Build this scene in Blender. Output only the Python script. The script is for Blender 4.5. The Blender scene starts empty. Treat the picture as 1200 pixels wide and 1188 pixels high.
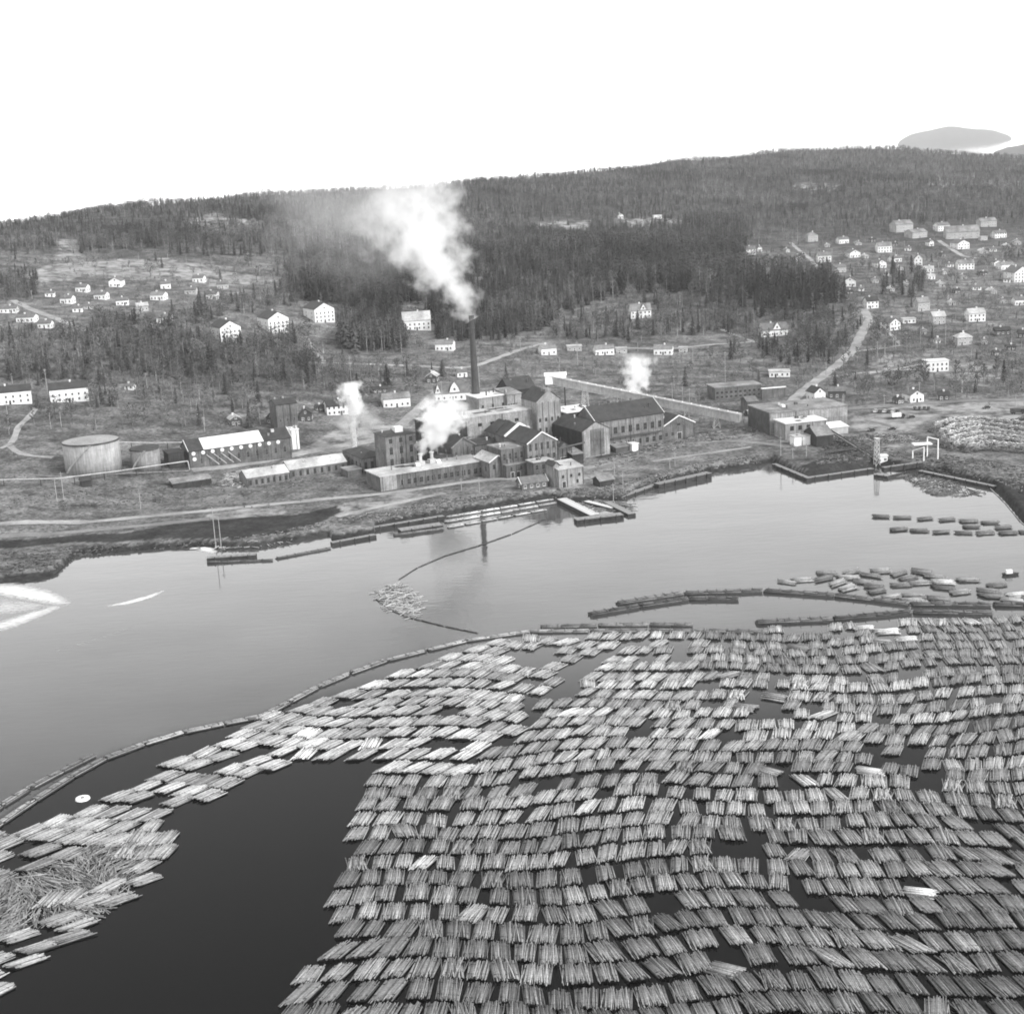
import bpy, math, random
import numpy as np

# ------------------------------------------------------------------ camera
CAM_H = 150.0
FPX = 1714.0                      # focal length in pixels of the 1200 px wide photograph
PITCH = math.radians(13.73)
ROLL = math.radians(3.0)
scene = bpy.context.scene
COL = scene.collection

_f = np.array([0, math.cos(PITCH), -math.sin(PITCH)])
_r0 = np.array([1.0, 0, 0]); _u0 = np.array([0, math.sin(PITCH), math.cos(PITCH)])
_r = math.cos(ROLL) * _r0 - math.sin(ROLL) * _u0
_u = math.sin(ROLL) * _r0 + math.cos(ROLL) * _u0
CAM = np.array([0, 0, CAM_H])

from mathutils import Matrix, Vector
cd = bpy.data.cameras.new('camera'); cam = bpy.data.objects.new('camera', cd); COL.objects.link(cam)
cam.matrix_world = Matrix(((_r[0], _u[0], -_f[0], 0), (_r[1], _u[1], -_f[1], 0), (_r[2], _u[2], -_f[2], CAM_H), (0, 0, 0, 1)))
cd.sensor_width = 36.0; cd.lens = FPX / 1200 * 36.0
cd.clip_start = 1.0; cd.clip_end = 120000.0
scene.camera = cam

# ------------------------------------------------------------------ sky, sun, exposure
SUN_EL, SUN_AZ = math.radians(38), math.radians(128)     # azimuth clockwise from +Y: behind the camera, to the right
world = bpy.data.worlds.new('World'); scene.world = world; world.use_nodes = True
wt = world.node_tree; wt.nodes.clear()
w_out = wt.nodes.new('ShaderNodeOutputWorld'); w_bg = wt.nodes.new('ShaderNodeBackground')
w_sky = wt.nodes.new('ShaderNodeTexSky'); w_sky.sky_type = 'NISHITA'; w_sky.sun_disc = False
w_sky.sun_elevation = SUN_EL; w_sky.sun_rotation = SUN_AZ
w_sky.air_density = 1.6; w_sky.dust_density = 0.3; w_sky.ozone_density = 1.0
w_bw = wt.nodes.new('ShaderNodeRGBToBW')                 # black-and-white film
wt.links.new(w_sky.outputs[0], w_bw.inputs[0]); wt.links.new(w_bw.outputs[0], w_bg.inputs[0])
w_bg.inputs[1].default_value = 0.15
wt.links.new(w_bg.outputs[0], w_out.inputs[0])
sl = bpy.data.lights.new('sun', 'SUN'); sun = bpy.data.objects.new('sun', sl); COL.objects.link(sun)
sl.energy = 1.1; sl.angle = math.radians(12); sl.color = (1, 1, 1)
_sd = Vector((math.sin(SUN_AZ) * math.cos(SUN_EL), math.cos(SUN_AZ) * math.cos(SUN_EL), math.sin(SUN_EL)))
sun.rotation_euler = _sd.to_track_quat('Z', 'Y').to_euler(); sun.location = (0, 0, 400)
vs = scene.view_settings
vs.view_transform = 'Standard'; vs.look = 'None'; vs.gamma = 1.0; vs.exposure = 1.5; vs.use_curve_mapping = False
cy = scene.cycles
cy.max_bounces = 6; cy.diffuse_bounces = 2; cy.glossy_bounces = 3; cy.transmission_bounces = 2
cy.transparent_max_bounces = 6; cy.volume_bounces = 6; cy.use_denoising = True
cy.volume_step_rate = 1.0; cy.volume_max_steps = 256
cy.filter_width = 1.8; cy.caustics_reflective = False; cy.caustics_refractive = False

# ------------------------------------------------------------------ picture <-> place
def ray(px, py):
    d = _f + _r * (px - 600) / FPX + _u * (594 - py) / FPX
    return d / np.linalg.norm(d)
def proj(P):
    v = np.asarray(P, float) - CAM
    z = v @ _f
    return 600 + FPX * (v @ _r) / z, 594 - FPX * (v @ _u) / z
def atz(px, py, z=0.0):
    d = ray(px, py); t = (z - CAM_H) / d[2]
    return CAM + d * t
def atY(px, py, Y):
    d = ray(px, py); return CAM + d * (Y / d[1])
def zat(P, py):
    """height of the point above P that shows at picture row py"""
    lo, hi = -60.0, 300.0
    for _ in range(40):
        m = (lo + hi) / 2
        if proj((P[0], P[1], m))[1] > py: lo = m
        else: hi = m
    return lo
def scale_at(P):
    return float(np.linalg.norm(np.asarray(P) - CAM)) / FPX      # metres per pixel

def inpoly(x, y, poly):
    x = np.asarray(x, float); y = np.asarray(y, float)
    r = np.zeros(x.shape, bool); n = len(poly)
    for i in range(n):
        x0, y0 = poly[i]; x1, y1 = poly[(i + 1) % n]
        if y0 == y1: continue
        c = ((y0 > y) != (y1 > y)) & (x < (x1 - x0) * (y - y0) / (y1 - y0) + x0)
        r ^= c
    return r

ONES = ['first','second','third','fourth','fifth','sixth','seventh','eighth','ninth']
TENS = {2: 'twenty', 3: 'thirty', 4: 'forty', 5: 'fifty', 6: 'sixty', 7: 'seventy', 8: 'eighty', 9: 'ninety'}
TEEN = ['tenth','eleventh','twelfth','thirteenth','fourteenth','fifteenth','sixteenth','seventeenth','eighteenth','nineteenth']
def ordinal(n):
    if n < 10: return ONES[n - 1]
    if n < 20: return TEEN[n - 10]
    return TENS[n // 10][:-1] + 'ieth' if n % 10 == 0 else TENS[n // 10] + '-' + ONES[n % 10 - 1]
# ------------------------------------------------------------------ mesh helpers
class MB:
    def __init__(s): s.v = []; s.f = []; s.m = []
    def add(s, vs, fs, m=0):
        o = len(s.v); s.v += [tuple(p) for p in vs]
        for f in fs: s.f.append(tuple(o + i for i in f)); s.m.append(m)
    def box(s, x0, x1, y0, y1, z0, z1, m=0):
        s.add([(x0,y0,z0),(x1,y0,z0),(x1,y1,z0),(x0,y1,z0),(x0,y0,z1),(x1,y0,z1),(x1,y1,z1),(x0,y1,z1)],
              [(0,3,2,1),(4,5,6,7),(0,1,5,4),(1,2,6,5),(2,3,7,6),(3,0,4,7)], m)
    def bar(s, P, Q, w, h=None, m=0):
        """rectangular bar from P to Q"""
        P = Vector(P); Q = Vector(Q); d = (Q - P).normalized(); h = h or w
        a = d.cross(Vector((0, 0, 1)))
        if a.length < 1e-3: a = Vector((1, 0, 0))
        a.normalize(); b = a.cross(d).normalized()
        vs = []
        for E in (P, Q):
            for i, j in ((-1,-1),(1,-1),(1,1),(-1,1)): vs.append(E + a * (i * w / 2) + b * (j * h / 2))
        s.add(vs, [(0,1,2,3),(7,6,5,4),(0,4,5,1),(1,5,6,2),(2,6,7,3),(3,7,4,0)], m)
    def cyl(s, P, Q, r0, r1=None, n=8, m=0, cap=True):
        P = Vector(P); Q = Vector(Q); r1 = r0 if r1 is None else r1; d = (Q - P).normalized()
        a = d.orthogonal().normalized(); b = d.cross(a)
        vs = []
        for E, r in ((P, r0), (Q, r1)):
            for k in range(n):
                t = 2 * math.pi * k / n; vs.append(E + a * (r * math.cos(t)) + b * (r * math.sin(t)))
        fs = [(k, (k + 1) % n, n + (k + 1) % n, n + k) for k in range(n)]
        if cap: fs += [tuple(range(n - 1, -1, -1)), tuple(range(n, 2 * n))]
        s.add(vs, fs, m)
    def mesh(s, name, mats):
        me = bpy.data.meshes.new(name); me.from_pydata(s.v, [], s.f)
        for m in mats: me.materials.append(m)
        if len(mats) > 1: me.polygons.foreach_set('material_index', s.m)
        me.update(); return me
    def build(s, name, mats, parent=None, loc=None):
        if not isinstance(mats, (list, tuple)): mats = [mats]
        return link(name, s.mesh(name, mats), parent, loc)
def link(name, me, parent=None, loc=None):
    o = bpy.data.objects.new(name, me); COL.objects.link(o)
    if parent is not None: o.parent = parent
    if loc is not None: o.location = loc
    return o
def tag(o, label=None, cat=None, group=None, kind=None):
    if label: o['label'] = label
    if cat: o['category'] = cat
    if group: o['group'] = group
    if kind: o['kind'] = kind
    return o
def empty(name, loc, rz=0.0, label=None, cat=None, group=None):
    o = bpy.data.objects.new(name, None); COL.objects.link(o)
    o.location = [float(c) for c in loc]; o.rotation_euler = (0, 0, rz); o.empty_display_size = 1
    return tag(o, label, cat, group)
def npmesh(name, V, F, mats, smooth=False, attrs=None):
    """mesh from numpy vertex array and (n,4) or (n,3) faces"""
    me = bpy.data.meshes.new(name); V = np.asarray(V, np.float32); F = np.asarray(F, np.int32)
    me.vertices.add(len(V)); me.vertices.foreach_set('co', V.ravel())
    k = F.shape[1]
    me.loops.add(F.size); me.loops.foreach_set('vertex_index', F.ravel())
    me.polygons.add(len(F)); me.polygons.foreach_set('loop_start', np.arange(0, F.size, k, dtype=np.int32))
    me.polygons.foreach_set('loop_total', np.full(len(F), k, np.int32))
    if smooth: me.polygons.foreach_set('use_smooth', np.ones(len(F), bool))
    for m in mats: me.materials.append(m)
    for nme, a in (attrs or {}).items():
        at = me.attributes.new(nme, 'FLOAT', 'POINT'); at.data.foreach_set('value', np.asarray(a, np.float32).ravel())
    me.update(); me.validate(); return me

# ------------------------------------------------------------------ materials (all grey: the photograph is black and white)
MATS = {}
def nodes_of(name, rough=0.85, spec=0.3):
    m = bpy.data.materials.new(name); m.use_nodes = True; nt = m.node_tree
    b = nt.nodes['Principled BSDF']; b.inputs['Roughness'].default_value = rough
    b.inputs['Specular IOR Level'].default_value = spec
    return m, nt, b
def N(nt, t, **k):
    n = nt.nodes.new(t)
    for a, v in k.items(): setattr(n, a, v)
    return n
def math_node(nt, op, a, b=None, c=None):
    n = N(nt, 'ShaderNodeMath', operation=op)
    for i, v in enumerate((a, b, c)):
        if v is None: continue
        if isinstance(v, (int, float)): n.inputs[i].default_value = v
        else: nt.links.new(v, n.inputs[i])
    return n.outputs[0]
def noise(nt, vec, scale, detail=4.0, rough=0.6):
    n = N(nt, 'ShaderNodeTexNoise'); n.inputs['Scale'].default_value = scale
    n.inputs['Detail'].default_value = detail; n.inputs['Roughness'].default_value = rough
    if vec is not None: nt.links.new(vec, n.inputs['Vector'])
    return n.outputs[0]
def maprange(nt, v, a, b, c, d):
    n = N(nt, 'ShaderNodeMapRange'); nt.links.new(v, n.inputs[0])
    for i, x in enumerate((a, b, c, d)): n.inputs[i + 1].default_value = x
    return n.outputs[0]
def mk(name, val, var=0.35, scale=0.5, rough=0.85, spec=0.25, streak=0.0, rnd=0.0, bump=0.0):
    """grey weathered surface: two noises, optional vertical rain streaks"""
    m, nt, b = nodes_of(name, rough, spec)
    tc = N(nt, 'ShaderNodeTexCoord'); v = tc.outputs['Object']
    n1 = maprange(nt, noise(nt, v, scale, 5), 0.3, 0.7, 1 - var, 1 + var)
    n2 = maprange(nt, noise(nt, v, scale * 7, 3), 0.3, 0.7, 1 - var * 0.5, 1 + var * 0.5)
    x = math_node(nt, 'MULTIPLY', n1, n2)
    if streak:
        mp = N(nt, 'ShaderNodeMapping'); mp.inputs['Scale'].default_value = (1.4, 1.4, 0.12)
        nt.links.new(v, mp.inputs[0])
        x = math_node(nt, 'MULTIPLY', x, maprange(nt, noise(nt, mp.outputs[0], 1.0, 4), 0.3, 0.75, 1 + streak * 0.4, 1 - streak))
    if rnd:
        oi = N(nt, 'ShaderNodeObjectInfo')
        x = math_node(nt, 'MULTIPLY', x, maprange(nt, oi.outputs['Random'], 0, 1, 1 - rnd, 1 + rnd))
    x = math_node(nt, 'MULTIPLY', x, val)
    cb = N(nt, 'ShaderNodeCombineColor')
    for i in range(3): nt.links.new(x, cb.inputs[i])
    nt.links.new(cb.outputs[0], b.inputs['Base Color'])
    if bump:
        bp = N(nt, 'ShaderNodeBump'); bp.inputs['Strength'].default_value = bump; bp.inputs['Distance'].default_value = 0.2
        nt.links.new(noise(nt, v, scale * 6, 4), bp.inputs['Height']); nt.links.new(bp.outputs[0], b.inputs['Normal'])
    MATS[name] = m; return m
mk('brick', 0.115, 0.45, 0.2, streak=0.5)
mk('brick_pale', 0.165, 0.42, 0.2, streak=0.5)
mk('plaster', 0.26, 0.38, 0.15, streak=0.5)
mk('concrete', 0.22, 0.3, 0.15, streak=0.4)
mk('white_paint', 0.80, 0.10, 0.3, streak=0.15)
mk('house_wall', 0.74, 0.12, 0.3, streak=0.12)
mk('house_wall_grey', 0.36, 0.2, 0.3, streak=0.12)
mk('house_wall_dark', 0.07, 0.3, 0.3)
mk('tarred_boards', 0.035, 0.4, 0.4, streak=0.4)
mk('roof_slate', 0.04, 0.35, 0.3, rough=0.7)
mk('roof_tile', 0.13, 0.35, 0.4, rough=0.8)
mk('roof_felt_pale', 0.38, 0.4, 0.1, rough=0.8)
mk('roof_felt_grey', 0.19, 0.5, 0.12, rough=0.85)
mk('roof_white', 0.62, 0.10, 0.1, rough=0.7)
mk('pipe_paint', 0.40, 0.3, 0.3, streak=0.2)
mk('gallery', 0.36, 0.3, 0.1, streak=0.25)
mk('trim_white', 0.66, 0.1, 0.5)
mk('glass', 0.025, 0.4, 0.3, rough=0.12, spec=0.5)
mk('steel_dark', 0.06, 0.4, 0.3, rough=0.6)
mk('steel_pale', 0.45, 0.25, 0.3, rough=0.6)
mk('tank_paint', 0.30, 0.22, 0.08, rough=0.7, streak=0.45)
mk('chimney_brick', 0.055, 0.3, 0.1, streak=0.3)
mk('pole_wood', 0.30, 0.4, 0.5)
mk('timber', 0.20, 0.45, 0.5)
mk('timber_pale', 0.45, 0.35, 0.5)
mk('timber_dark', 0.035, 0.5, 0.5)
mk('road_gravel', 0.27, 0.35, 0.08, bump=0.2)
mk('road_asphalt', 0.17, 0.3, 0.1)
mk('car_dark', 0.02, 0.2, 1, rough=0.25, spec=0.6)
mk('car_pale', 0.6, 0.1, 1, rough=0.25, spec=0.6)
mk('rubber', 0.02, 0.3, 1)
# ------------------------------------------------------------------ terrain
SHORE = [(-600,720),(-300,702),(-150,694),(0,684),(40,679),(62,674),(74,664),(84,653),(100,650),(150,646),(200,642),(242,641),(262,643),(300,643),
         (340,635),(386,627),(389,634),(439,626),(441,617),(520,604),(575,596),(640,584),(655,585),(668,590),(700,586),(726,588),(745,577),(770,567),
         (833,553),(868,549),(893,544.5),(903,541),(918,549),(935,556),(946,559),(1000,551),(1025,547),(1050,549),(1075,550),(1110,556),
         (1150,565),(1166,572),(1182,590),(1202,615),(1300,680),(1500,720),(1900,740)]
_sw = np.array([atz(x, y, 0) for x, y in SHORE])
SH_AZ = np.arctan2(_sw[:, 0], _sw[:, 1]); SH_D = np.hypot(_sw[:, 0], _sw[:, 1])
_o = np.argsort(SH_AZ); SH_AZ, SH_D = SH_AZ[_o], SH_D[_o]
SKYLINE = [(-400,300,1400),(0,255,1500),(100,240,1580),(200,228,1650),(300,220,1750),(400,214,1850),(500,211,1950),(600,203,2200),(700,194,2450),
           (780,187,2700),(850,180,3000),(920,172,3300),(1000,169,3400),(1060,170,3400),(1100,174,3300),(1200,180,3200),(1600,170,3200)]
_sk = np.array([ray(x, y) for x, y, r in SKYLINE])
SK_AZ = np.arctan2(_sk[:, 0], _sk[:, 1]); SK_T = _sk[:, 2] / np.hypot(_sk[:, 0], _sk[:, 1]); SK_R = np.array([s[2] for s in SKYLINE], float)
SK_Z = CAM_H + SK_R * SK_T - 9.5
_dp = [(-400,600),(0,620),(200,690),(450,760),(700,790),(900,800),(1200,810),(1600,820)]
DP_AZ = np.array([math.atan2(*ray(x, 400)[:2]) for x, _ in _dp]); DP = np.array([d for _, d in _dp], float)
def height_polar(az, d):
    R = np.interp(az, SK_AZ, SK_R); z1 = np.interp(az, SK_AZ, SK_Z); dp = np.interp(az, DP_AZ, DP); ds = np.interp(az, SH_AZ, SH_D)
    x = d * np.sin(az); y = d * np.cos(az)
    zpl = 2.6 + (dp - 560) * 0.010
    t = np.clip((d - dp) / (R - dp), 0, 1)
    pl = 2.2 + (d - 560) * 0.010
    up = zpl + (z1 - zpl) * t
    bump = (np.sin(x / 61 + 1.3) * np.cos(y / 73 + .4) * 2.2 + np.sin(x / 131 + y / 97) * 3.4 + np.sin(x / 37 - y / 51 + 2) * 1.0) * np.clip(t * 6, 0, 1) * np.clip((1 - t) * 5, 0, 1)
    far = np.clip((az - 0.06) / 0.08, 0, 1)
    bump = bump + far * (11 * np.exp(-((d - 1950 - 300 * np.sin(az * 9)) / 170) ** 2) + 9 * np.exp(-((d - 2600 - 200 * np.sin(az * 14 + 1)) / 180) ** 2))
    z = np.where(d < dp, pl, up + bump)
    over = np.clip(d - R, 0, None)
    z = np.where(d > R, np.maximum(z1 - over * 0.07, -8), z)
    s = d - ds
    ramp = np.where(s < 0, np.maximum(s * 0.35, -4), 0.15 + s * 0.55)
    return np.minimum(z, ramp)
AZ = np.radians(np.concatenate([np.linspace(-38, -21.5, 34)[:-1], np.linspace(-21.5, 21.5, 361), np.linspace(21.5, 38, 34)[1:]]))
DD = np.concatenate([np.arange(430, 900, 1.7), np.arange(900, 1600, 5.0), np.geomspace(1600, 5200, 120)])
_A, _D = np.meshgrid(AZ, DD)
HG = height_polar(_A, _D)
def Hz(x, y):
    az = np.arctan2(x, y); d = np.hypot(x, y)
    i = np.clip(np.searchsorted(AZ, az) - 1, 0, len(AZ) - 2); j = np.clip(np.searchsorted(DD, d) - 1, 0, len(DD) - 2)
    a = np.clip((az - AZ[i]) / (AZ[i + 1] - AZ[i]), 0, 1); b = np.clip((d - DD[j]) / (DD[j + 1] - DD[j]), 0, 1)
    return (HG[j, i] * (1 - a) + HG[j, i + 1] * a) * (1 - b) + (HG[j + 1, i] * (1 - a) + HG[j + 1, i + 1] * a) * b
_TT = np.concatenate([np.arange(430, 1700, 2.0), np.geomspace(1700, 5300, 400)])
def G(px, py):
    """ground point that shows at a picture point"""
    d = ray(px, py); k = math.hypot(d[0], d[1])
    X = d[0] / k * _TT; Y = d[1] / k * _TT; Z = CAM_H + d[2] / k * _TT
    diff = Z - Hz(X, Y)
    n = int(np.argmax(diff < 0)) if (diff < 0).any() else len(_TT) - 1
    if n == 0: t = _TT[0]
    else:
        a, b = diff[n - 1], diff[n]; t = _TT[n - 1] + (_TT[n] - _TT[n - 1]) * (a / (a - b) if a != b else 0)
    x, y = d[0] / k * t, d[1] / k * t
    return np.array([x, y, float(Hz(x, y))])

# ground cover: what grows or lies where (pale dry ground, mud), as masks on the terrain
PALE = [[(1000,486),(1075,474),(1200,470),(1200,492),(1150,494),(1100,490),(1062,504),(1020,512),(998,503)],
        [(28,322),(60,309),(190,302),(262,316),(330,330),(262,336),(190,326),(100,322),(50,335)],
        [(203,262),(250,250),(302,260),(310,270),(250,274)], [(622,260),(694,260),(690,268),(626,268)],
        [(722,256),(812,258),(812,266),(730,266)], [(925,216),(985,216),(980,224),(930,223)], [(1075,208),(1200,212),(1200,218),(1090,218)],
        [(440,580),(470,575),(500,582),(470,592),(400,605),(380,600)], [(686,548),(720,538),(735,540),(700,560),(684,560)],
        [(240,603),(290,597),(337,598),(336,602),(300,606),(250,611)], [(66,282),(92,280),(94,300),(70,300)],
        [(1010,425),(1060,415),(1075,422),(1030,436)], [(1100,430),(1170,425),(1180,455),(1120,450)],
        [(390,505),(470,498),(460,508),(400,530),(350,530)]]
MUD = [[(-200,646),(0,634),(150,623),(240,609),(300,606),(345,602),(395,594),(402,600),(380,610),(335,624),(280,632),(235,630),(150,634),(60,638),(0,643),(-200,655)],
       [(975,536),(1030,538),(1080,544),(1160,560),(1200,566),(1260,640),(1200,614),(1165,573),(1080,551),(1000,553),(958,556),(940,546)]]
_TX = _D * np.sin(_A); _TY = _D * np.cos(_A)
_tpx, _tpy = proj(np.stack([_TX, _TY, HG], -1))
_rng = np.random.default_rng(5)
_jx = _tpx + np.sin(_TX / 4.1) * 1.6 + np.sin(_TY / 3.3 + _TX / 7) * 1.4; _jy = _tpy + np.sin(_TX / 5.7 + 2) * .9 + np.sin(_TY / 6.1) * .7
pale = np.zeros(HG.shape); mud = np.zeros(HG.shape)
for p in PALE: pale = np.maximum(pale, inpoly(_jx, _jy, p))
for p in MUD: mud = np.maximum(mud, inpoly(_jx, _jy, p))
_s = _D - np.interp(_A, SH_AZ, SH_D)
mud = np.maximum(mud, (_s < 3.0) * 1.0)
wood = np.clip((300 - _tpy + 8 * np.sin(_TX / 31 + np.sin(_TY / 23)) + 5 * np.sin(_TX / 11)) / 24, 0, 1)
def ground_material():
    m, nt, b = nodes_of('ground', 0.95, 0.1)
    tc = N(nt, 'ShaderNodeTexCoord'); v = tc.outputs['Object']
    n1 = noise(nt, v, 0.012, 5, .6); n2 = noise(nt, v, 0.09, 5, .7); n3 = noise(nt, v, 0.6, 3, .7)
    mp = N(nt, 'ShaderNodeMapping'); mp.inputs['Scale'].default_value = (0.012, 0.09, 0.05); mp.inputs['Rotation'].default_value = (0, 0, 0.35); nt.links.new(v, mp.inputs[0])
    n4 = noise(nt, mp.outputs[0], 1.0, 4, .6)
    x = math_node(nt, 'MULTIPLY', maprange(nt, n1, .3, .7, .7, 1.35), maprange(nt, n2, .32, .68, .35, 1.7))
    x = math_node(nt, 'MULTIPLY', x, maprange(nt, n3, .32, .68, .45, 1.6))
    x = math_node(nt, 'MULTIPLY', x, maprange(nt, n4, .3, .7, .7, 1.35))
    grass = math_node(nt, 'MULTIPLY', x, 0.105)
    def at(nm):
        a = N(nt, 'ShaderNodeAttribute'); a.attribute_name = nm; return a.outputs['Fac']
    def mixv(a, bb, f):
        n = N(nt, 'ShaderNodeMix'); n.data_type = 'FLOAT'; nt.links.new(f, n.inputs[0])
        for i, q in ((2, a), (3, bb)):
            if isinstance(q, (int, float)): n.inputs[i].default_value = q
            else: nt.links.new(q, n.inputs[i])
        return n.outputs[0]
    sand = math_node(nt, 'MULTIPLY', maprange(nt, n2, .3, .7, .6, 1.25), 0.27)
    mudv = math_node(nt, 'MULTIPLY', math_node(nt, 'MULTIPLY', maprange(nt, n2, .3, .7, .35, 1.9), maprange(nt, n3, .3, .7, .6, 1.5)), 0.024)
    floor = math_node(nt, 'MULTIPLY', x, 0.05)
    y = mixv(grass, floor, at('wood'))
    y = mixv(y, sand, math_node(nt, 'MULTIPLY', at('pale'), maprange(nt, n2, .36, .58, .1, 1.0)))
    y = mixv(y, mudv, at('mud'))
    cb = N(nt, 'ShaderNodeCombineColor')
    for i in range(3): nt.links.new(y, cb.inputs[i])
    nt.links.new(cb.outputs[0], b.inputs['Base Color'])
    bp = N(nt, 'ShaderNodeBump'); bp.inputs['Strength'].default_value = .6; bp.inputs['Distance'].default_value = .6
    nt.links.new(n3, bp.inputs['Height']); nt.links.new(bp.outputs[0], b.inputs['Normal'])
    return m
def grid_faces(nr, nc):
    i = np.arange(nr - 1)[:, None] * nc + np.arange(nc - 1)[None, :]
    return np.stack([i, i + 1, i + nc + 1, i + nc], -1).reshape(-1, 4)
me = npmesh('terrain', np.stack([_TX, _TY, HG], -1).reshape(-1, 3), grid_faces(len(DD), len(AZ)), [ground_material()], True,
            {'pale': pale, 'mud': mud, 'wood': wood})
tag(link('terrain', me), 'grassy shore and wooded hills rising behind the mill', None, None, 'structure')

# ------------------------------------------------------------------ water
BOOM = [(-300,1120),(0,962),(60,922),(120,888),(200,862),(310,838),(370,806),(430,778),(520,755),(620,741),(900,735),(1200,718),(1600,700)]
def water_material():
    m, nt, b = nodes_of('water', 0.035, 0.5)
    b.inputs['IOR'].default_value = 1.42
    tc = N(nt, 'ShaderNodeTexCoord'); v = tc.outputs['Object']
    a = N(nt, 'ShaderNodeAttribute'); a.attribute_name = 'milky_sheen'
    n1 = noise(nt, v, 0.018, 4, .55)
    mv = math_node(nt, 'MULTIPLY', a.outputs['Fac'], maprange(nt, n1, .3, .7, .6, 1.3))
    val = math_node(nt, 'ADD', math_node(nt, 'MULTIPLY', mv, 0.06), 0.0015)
    cb = N(nt, 'ShaderNodeCombineColor')
    for i in range(3): nt.links.new(val, cb.inputs[i])
    nt.links.new(cb.outputs[0], b.inputs['Base Color'])
    nt.links.new(maprange(nt, a.outputs['Fac'], 0, 1, .07, 1.0), b.inputs['Specular IOR Level'])
    mp = N(nt, 'ShaderNodeMapping'); mp.inputs['Scale'].default_value = (0.35, 1.0, 1); mp.inputs['Rotation'].default_value = (0, 0, -0.3); nt.links.new(v, mp.inputs[0])
    w1 = noise(nt, mp.outputs[0], 0.45, 3, .5); w2 = noise(nt, mp.outputs[0], 0.06, 2, .5)
    hgt = math_node(nt, 'ADD', w1, math_node(nt, 'MULTIPLY', w2, 2.0))
    bp = N(nt, 'ShaderNodeBump'); bp.inputs['Distance'].default_value = 0.10
    nt.links.new(maprange(nt, a.outputs['Fac'], 0, 1, 0.10, 0.38), bp.inputs['Strength'])
    nt.links.new(hgt, bp.inputs['Height']); nt.links.new(bp.outputs[0], b.inputs['Normal'])
    return m
_wa = np.radians(np.linspace(-48, 48, 241)); _wd = np.concatenate([np.arange(40, 780, 4.0), np.geomspace(780, 90000, 60)])
_WA, _WD = np.meshgrid(_wa, _wd); _WX = _WD * np.sin(_WA); _WY = _WD * np.cos(_WA)
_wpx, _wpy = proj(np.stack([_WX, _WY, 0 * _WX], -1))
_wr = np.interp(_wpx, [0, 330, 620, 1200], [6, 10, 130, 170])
milky_sheen = np.clip((np.interp(_wpx, [b[0] for b in BOOM], [b[1] for b in BOOM]) - _wpy + _wr - 6) / _wr, 0, 1) ** 1.3
milky_sheen *= np.interp(_wpy - (_wpx - 600) * .06, [560, 650, 760, 980], [1, .92, .68, .34])  # fall-off of the water's reflected light painted in, weaker towards the lower left
milky_sheen[_WD < 150] = 0
me = npmesh('water', np.stack([_WX, _WY, 0 * _WX], -1).reshape(-1, 3), grid_faces(len(_wd), len(_wa)), [water_material()], True, {'milky_sheen': milky_sheen})
tag(link('water', me), 'calm river mouth with the open sea beyond the hills', None, None, 'structure')

def foam_material():
    m, nt, b = nodes_of('foam', 0.9, 0.2)
    tc = N(nt, 'ShaderNodeTexCoord'); v = tc.outputs['Object']
    b.inputs['Base Color'].default_value = (.66, .66, .66, 1)
    a = N(nt, 'ShaderNodeAttribute'); a.attribute_name = 'edge'
    mp = N(nt, 'ShaderNodeMapping'); mp.inputs['Scale'].default_value = (0.3, 0.75, 1); mp.inputs['Rotation'].default_value = (0, 0, .45); nt.links.new(v, mp.inputs[0])
    n = noise(nt, mp.outputs[0], 1.0, 8, .72)
    nt.links.new(maprange(nt, math_node(nt, 'ADD', n, math_node(nt, 'MULTIPLY', a.outputs['Fac'], .72)), .68, 1.2, 0, 1), b.inputs['Alpha'])
    return m
FOAM = foam_material()
def foam(name, pts, label, k=1.0):
    """floating scum: pts = (px, py, half width in m) along its middle line"""
    V = []; F = []; E = []
    P = [atz(x, y, .02) for x, y, w in pts]; W = [w for *_, w in pts]
    t = np.linspace(0, len(P) - 1, (len(P) - 1) * 8 + 1)
    C = np.array([np.interp(t, range(len(P)), [p[i] for p in P]) for i in range(3)]).T; Wd = np.interp(t, range(len(P)), W)
    T = np.gradient(C, axis=0); T /= np.linalg.norm(T, axis=1)[:, None]; S = np.stack([-T[:, 1], T[:, 0], 0 * T[:, 0]], 1)
    cols = np.linspace(-1, 1, 9)
    for j, c in enumerate(cols): V.append(C + S * (Wd * c)[:, None])
    V = np.stack(V, 1); e = (1 - cols[None, :] ** 2) * np.sin(np.pi * np.linspace(.06, .94, len(t)))[:, None] ** .5 * k
    V[..., 2] = 0.03
    me = npmesh(name, V.reshape(-1, 3), grid_faces(len(t), 9), [FOAM], True, {'edge': e})
    return tag(link(name, me), label, None, None, 'stuff')
foam('foam_streak', [(-70,684,10),(5,690,10),(40,697,8),(62,703,6),(80,709,3)], 'upper arm of the white pulp foam drifting out from the left shore', .98)
foam('foam_streak', [(76,708,3),(56,714,5),(30,724,6),(0,734,8),(-60,746,9)], 'lower arm of the white pulp foam drifting out from the left shore', .86)
foam('foam_streak', [(-50,712,16),(0,712,14),(30,711,10),(58,709,5)], 'thin foam veil inside the large foam streak', .62)
foam('foam_streak', [(122,711,1),(150,706,2.6),(175,699,2.4),(192,692,1)], 'small bright foam streak floating off the left bank', 1.0)
foam('foam_streak', [(60,764,1.5),(110,750,1.5),(160,733,1.2)], 'faint foam line on the grey water', .3)
foam('foam_streak', [(222,643,1.5),(236,641,4.5),(252,648,2.5)], 'white foam against the end of the dark dock', 1.1)

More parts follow.
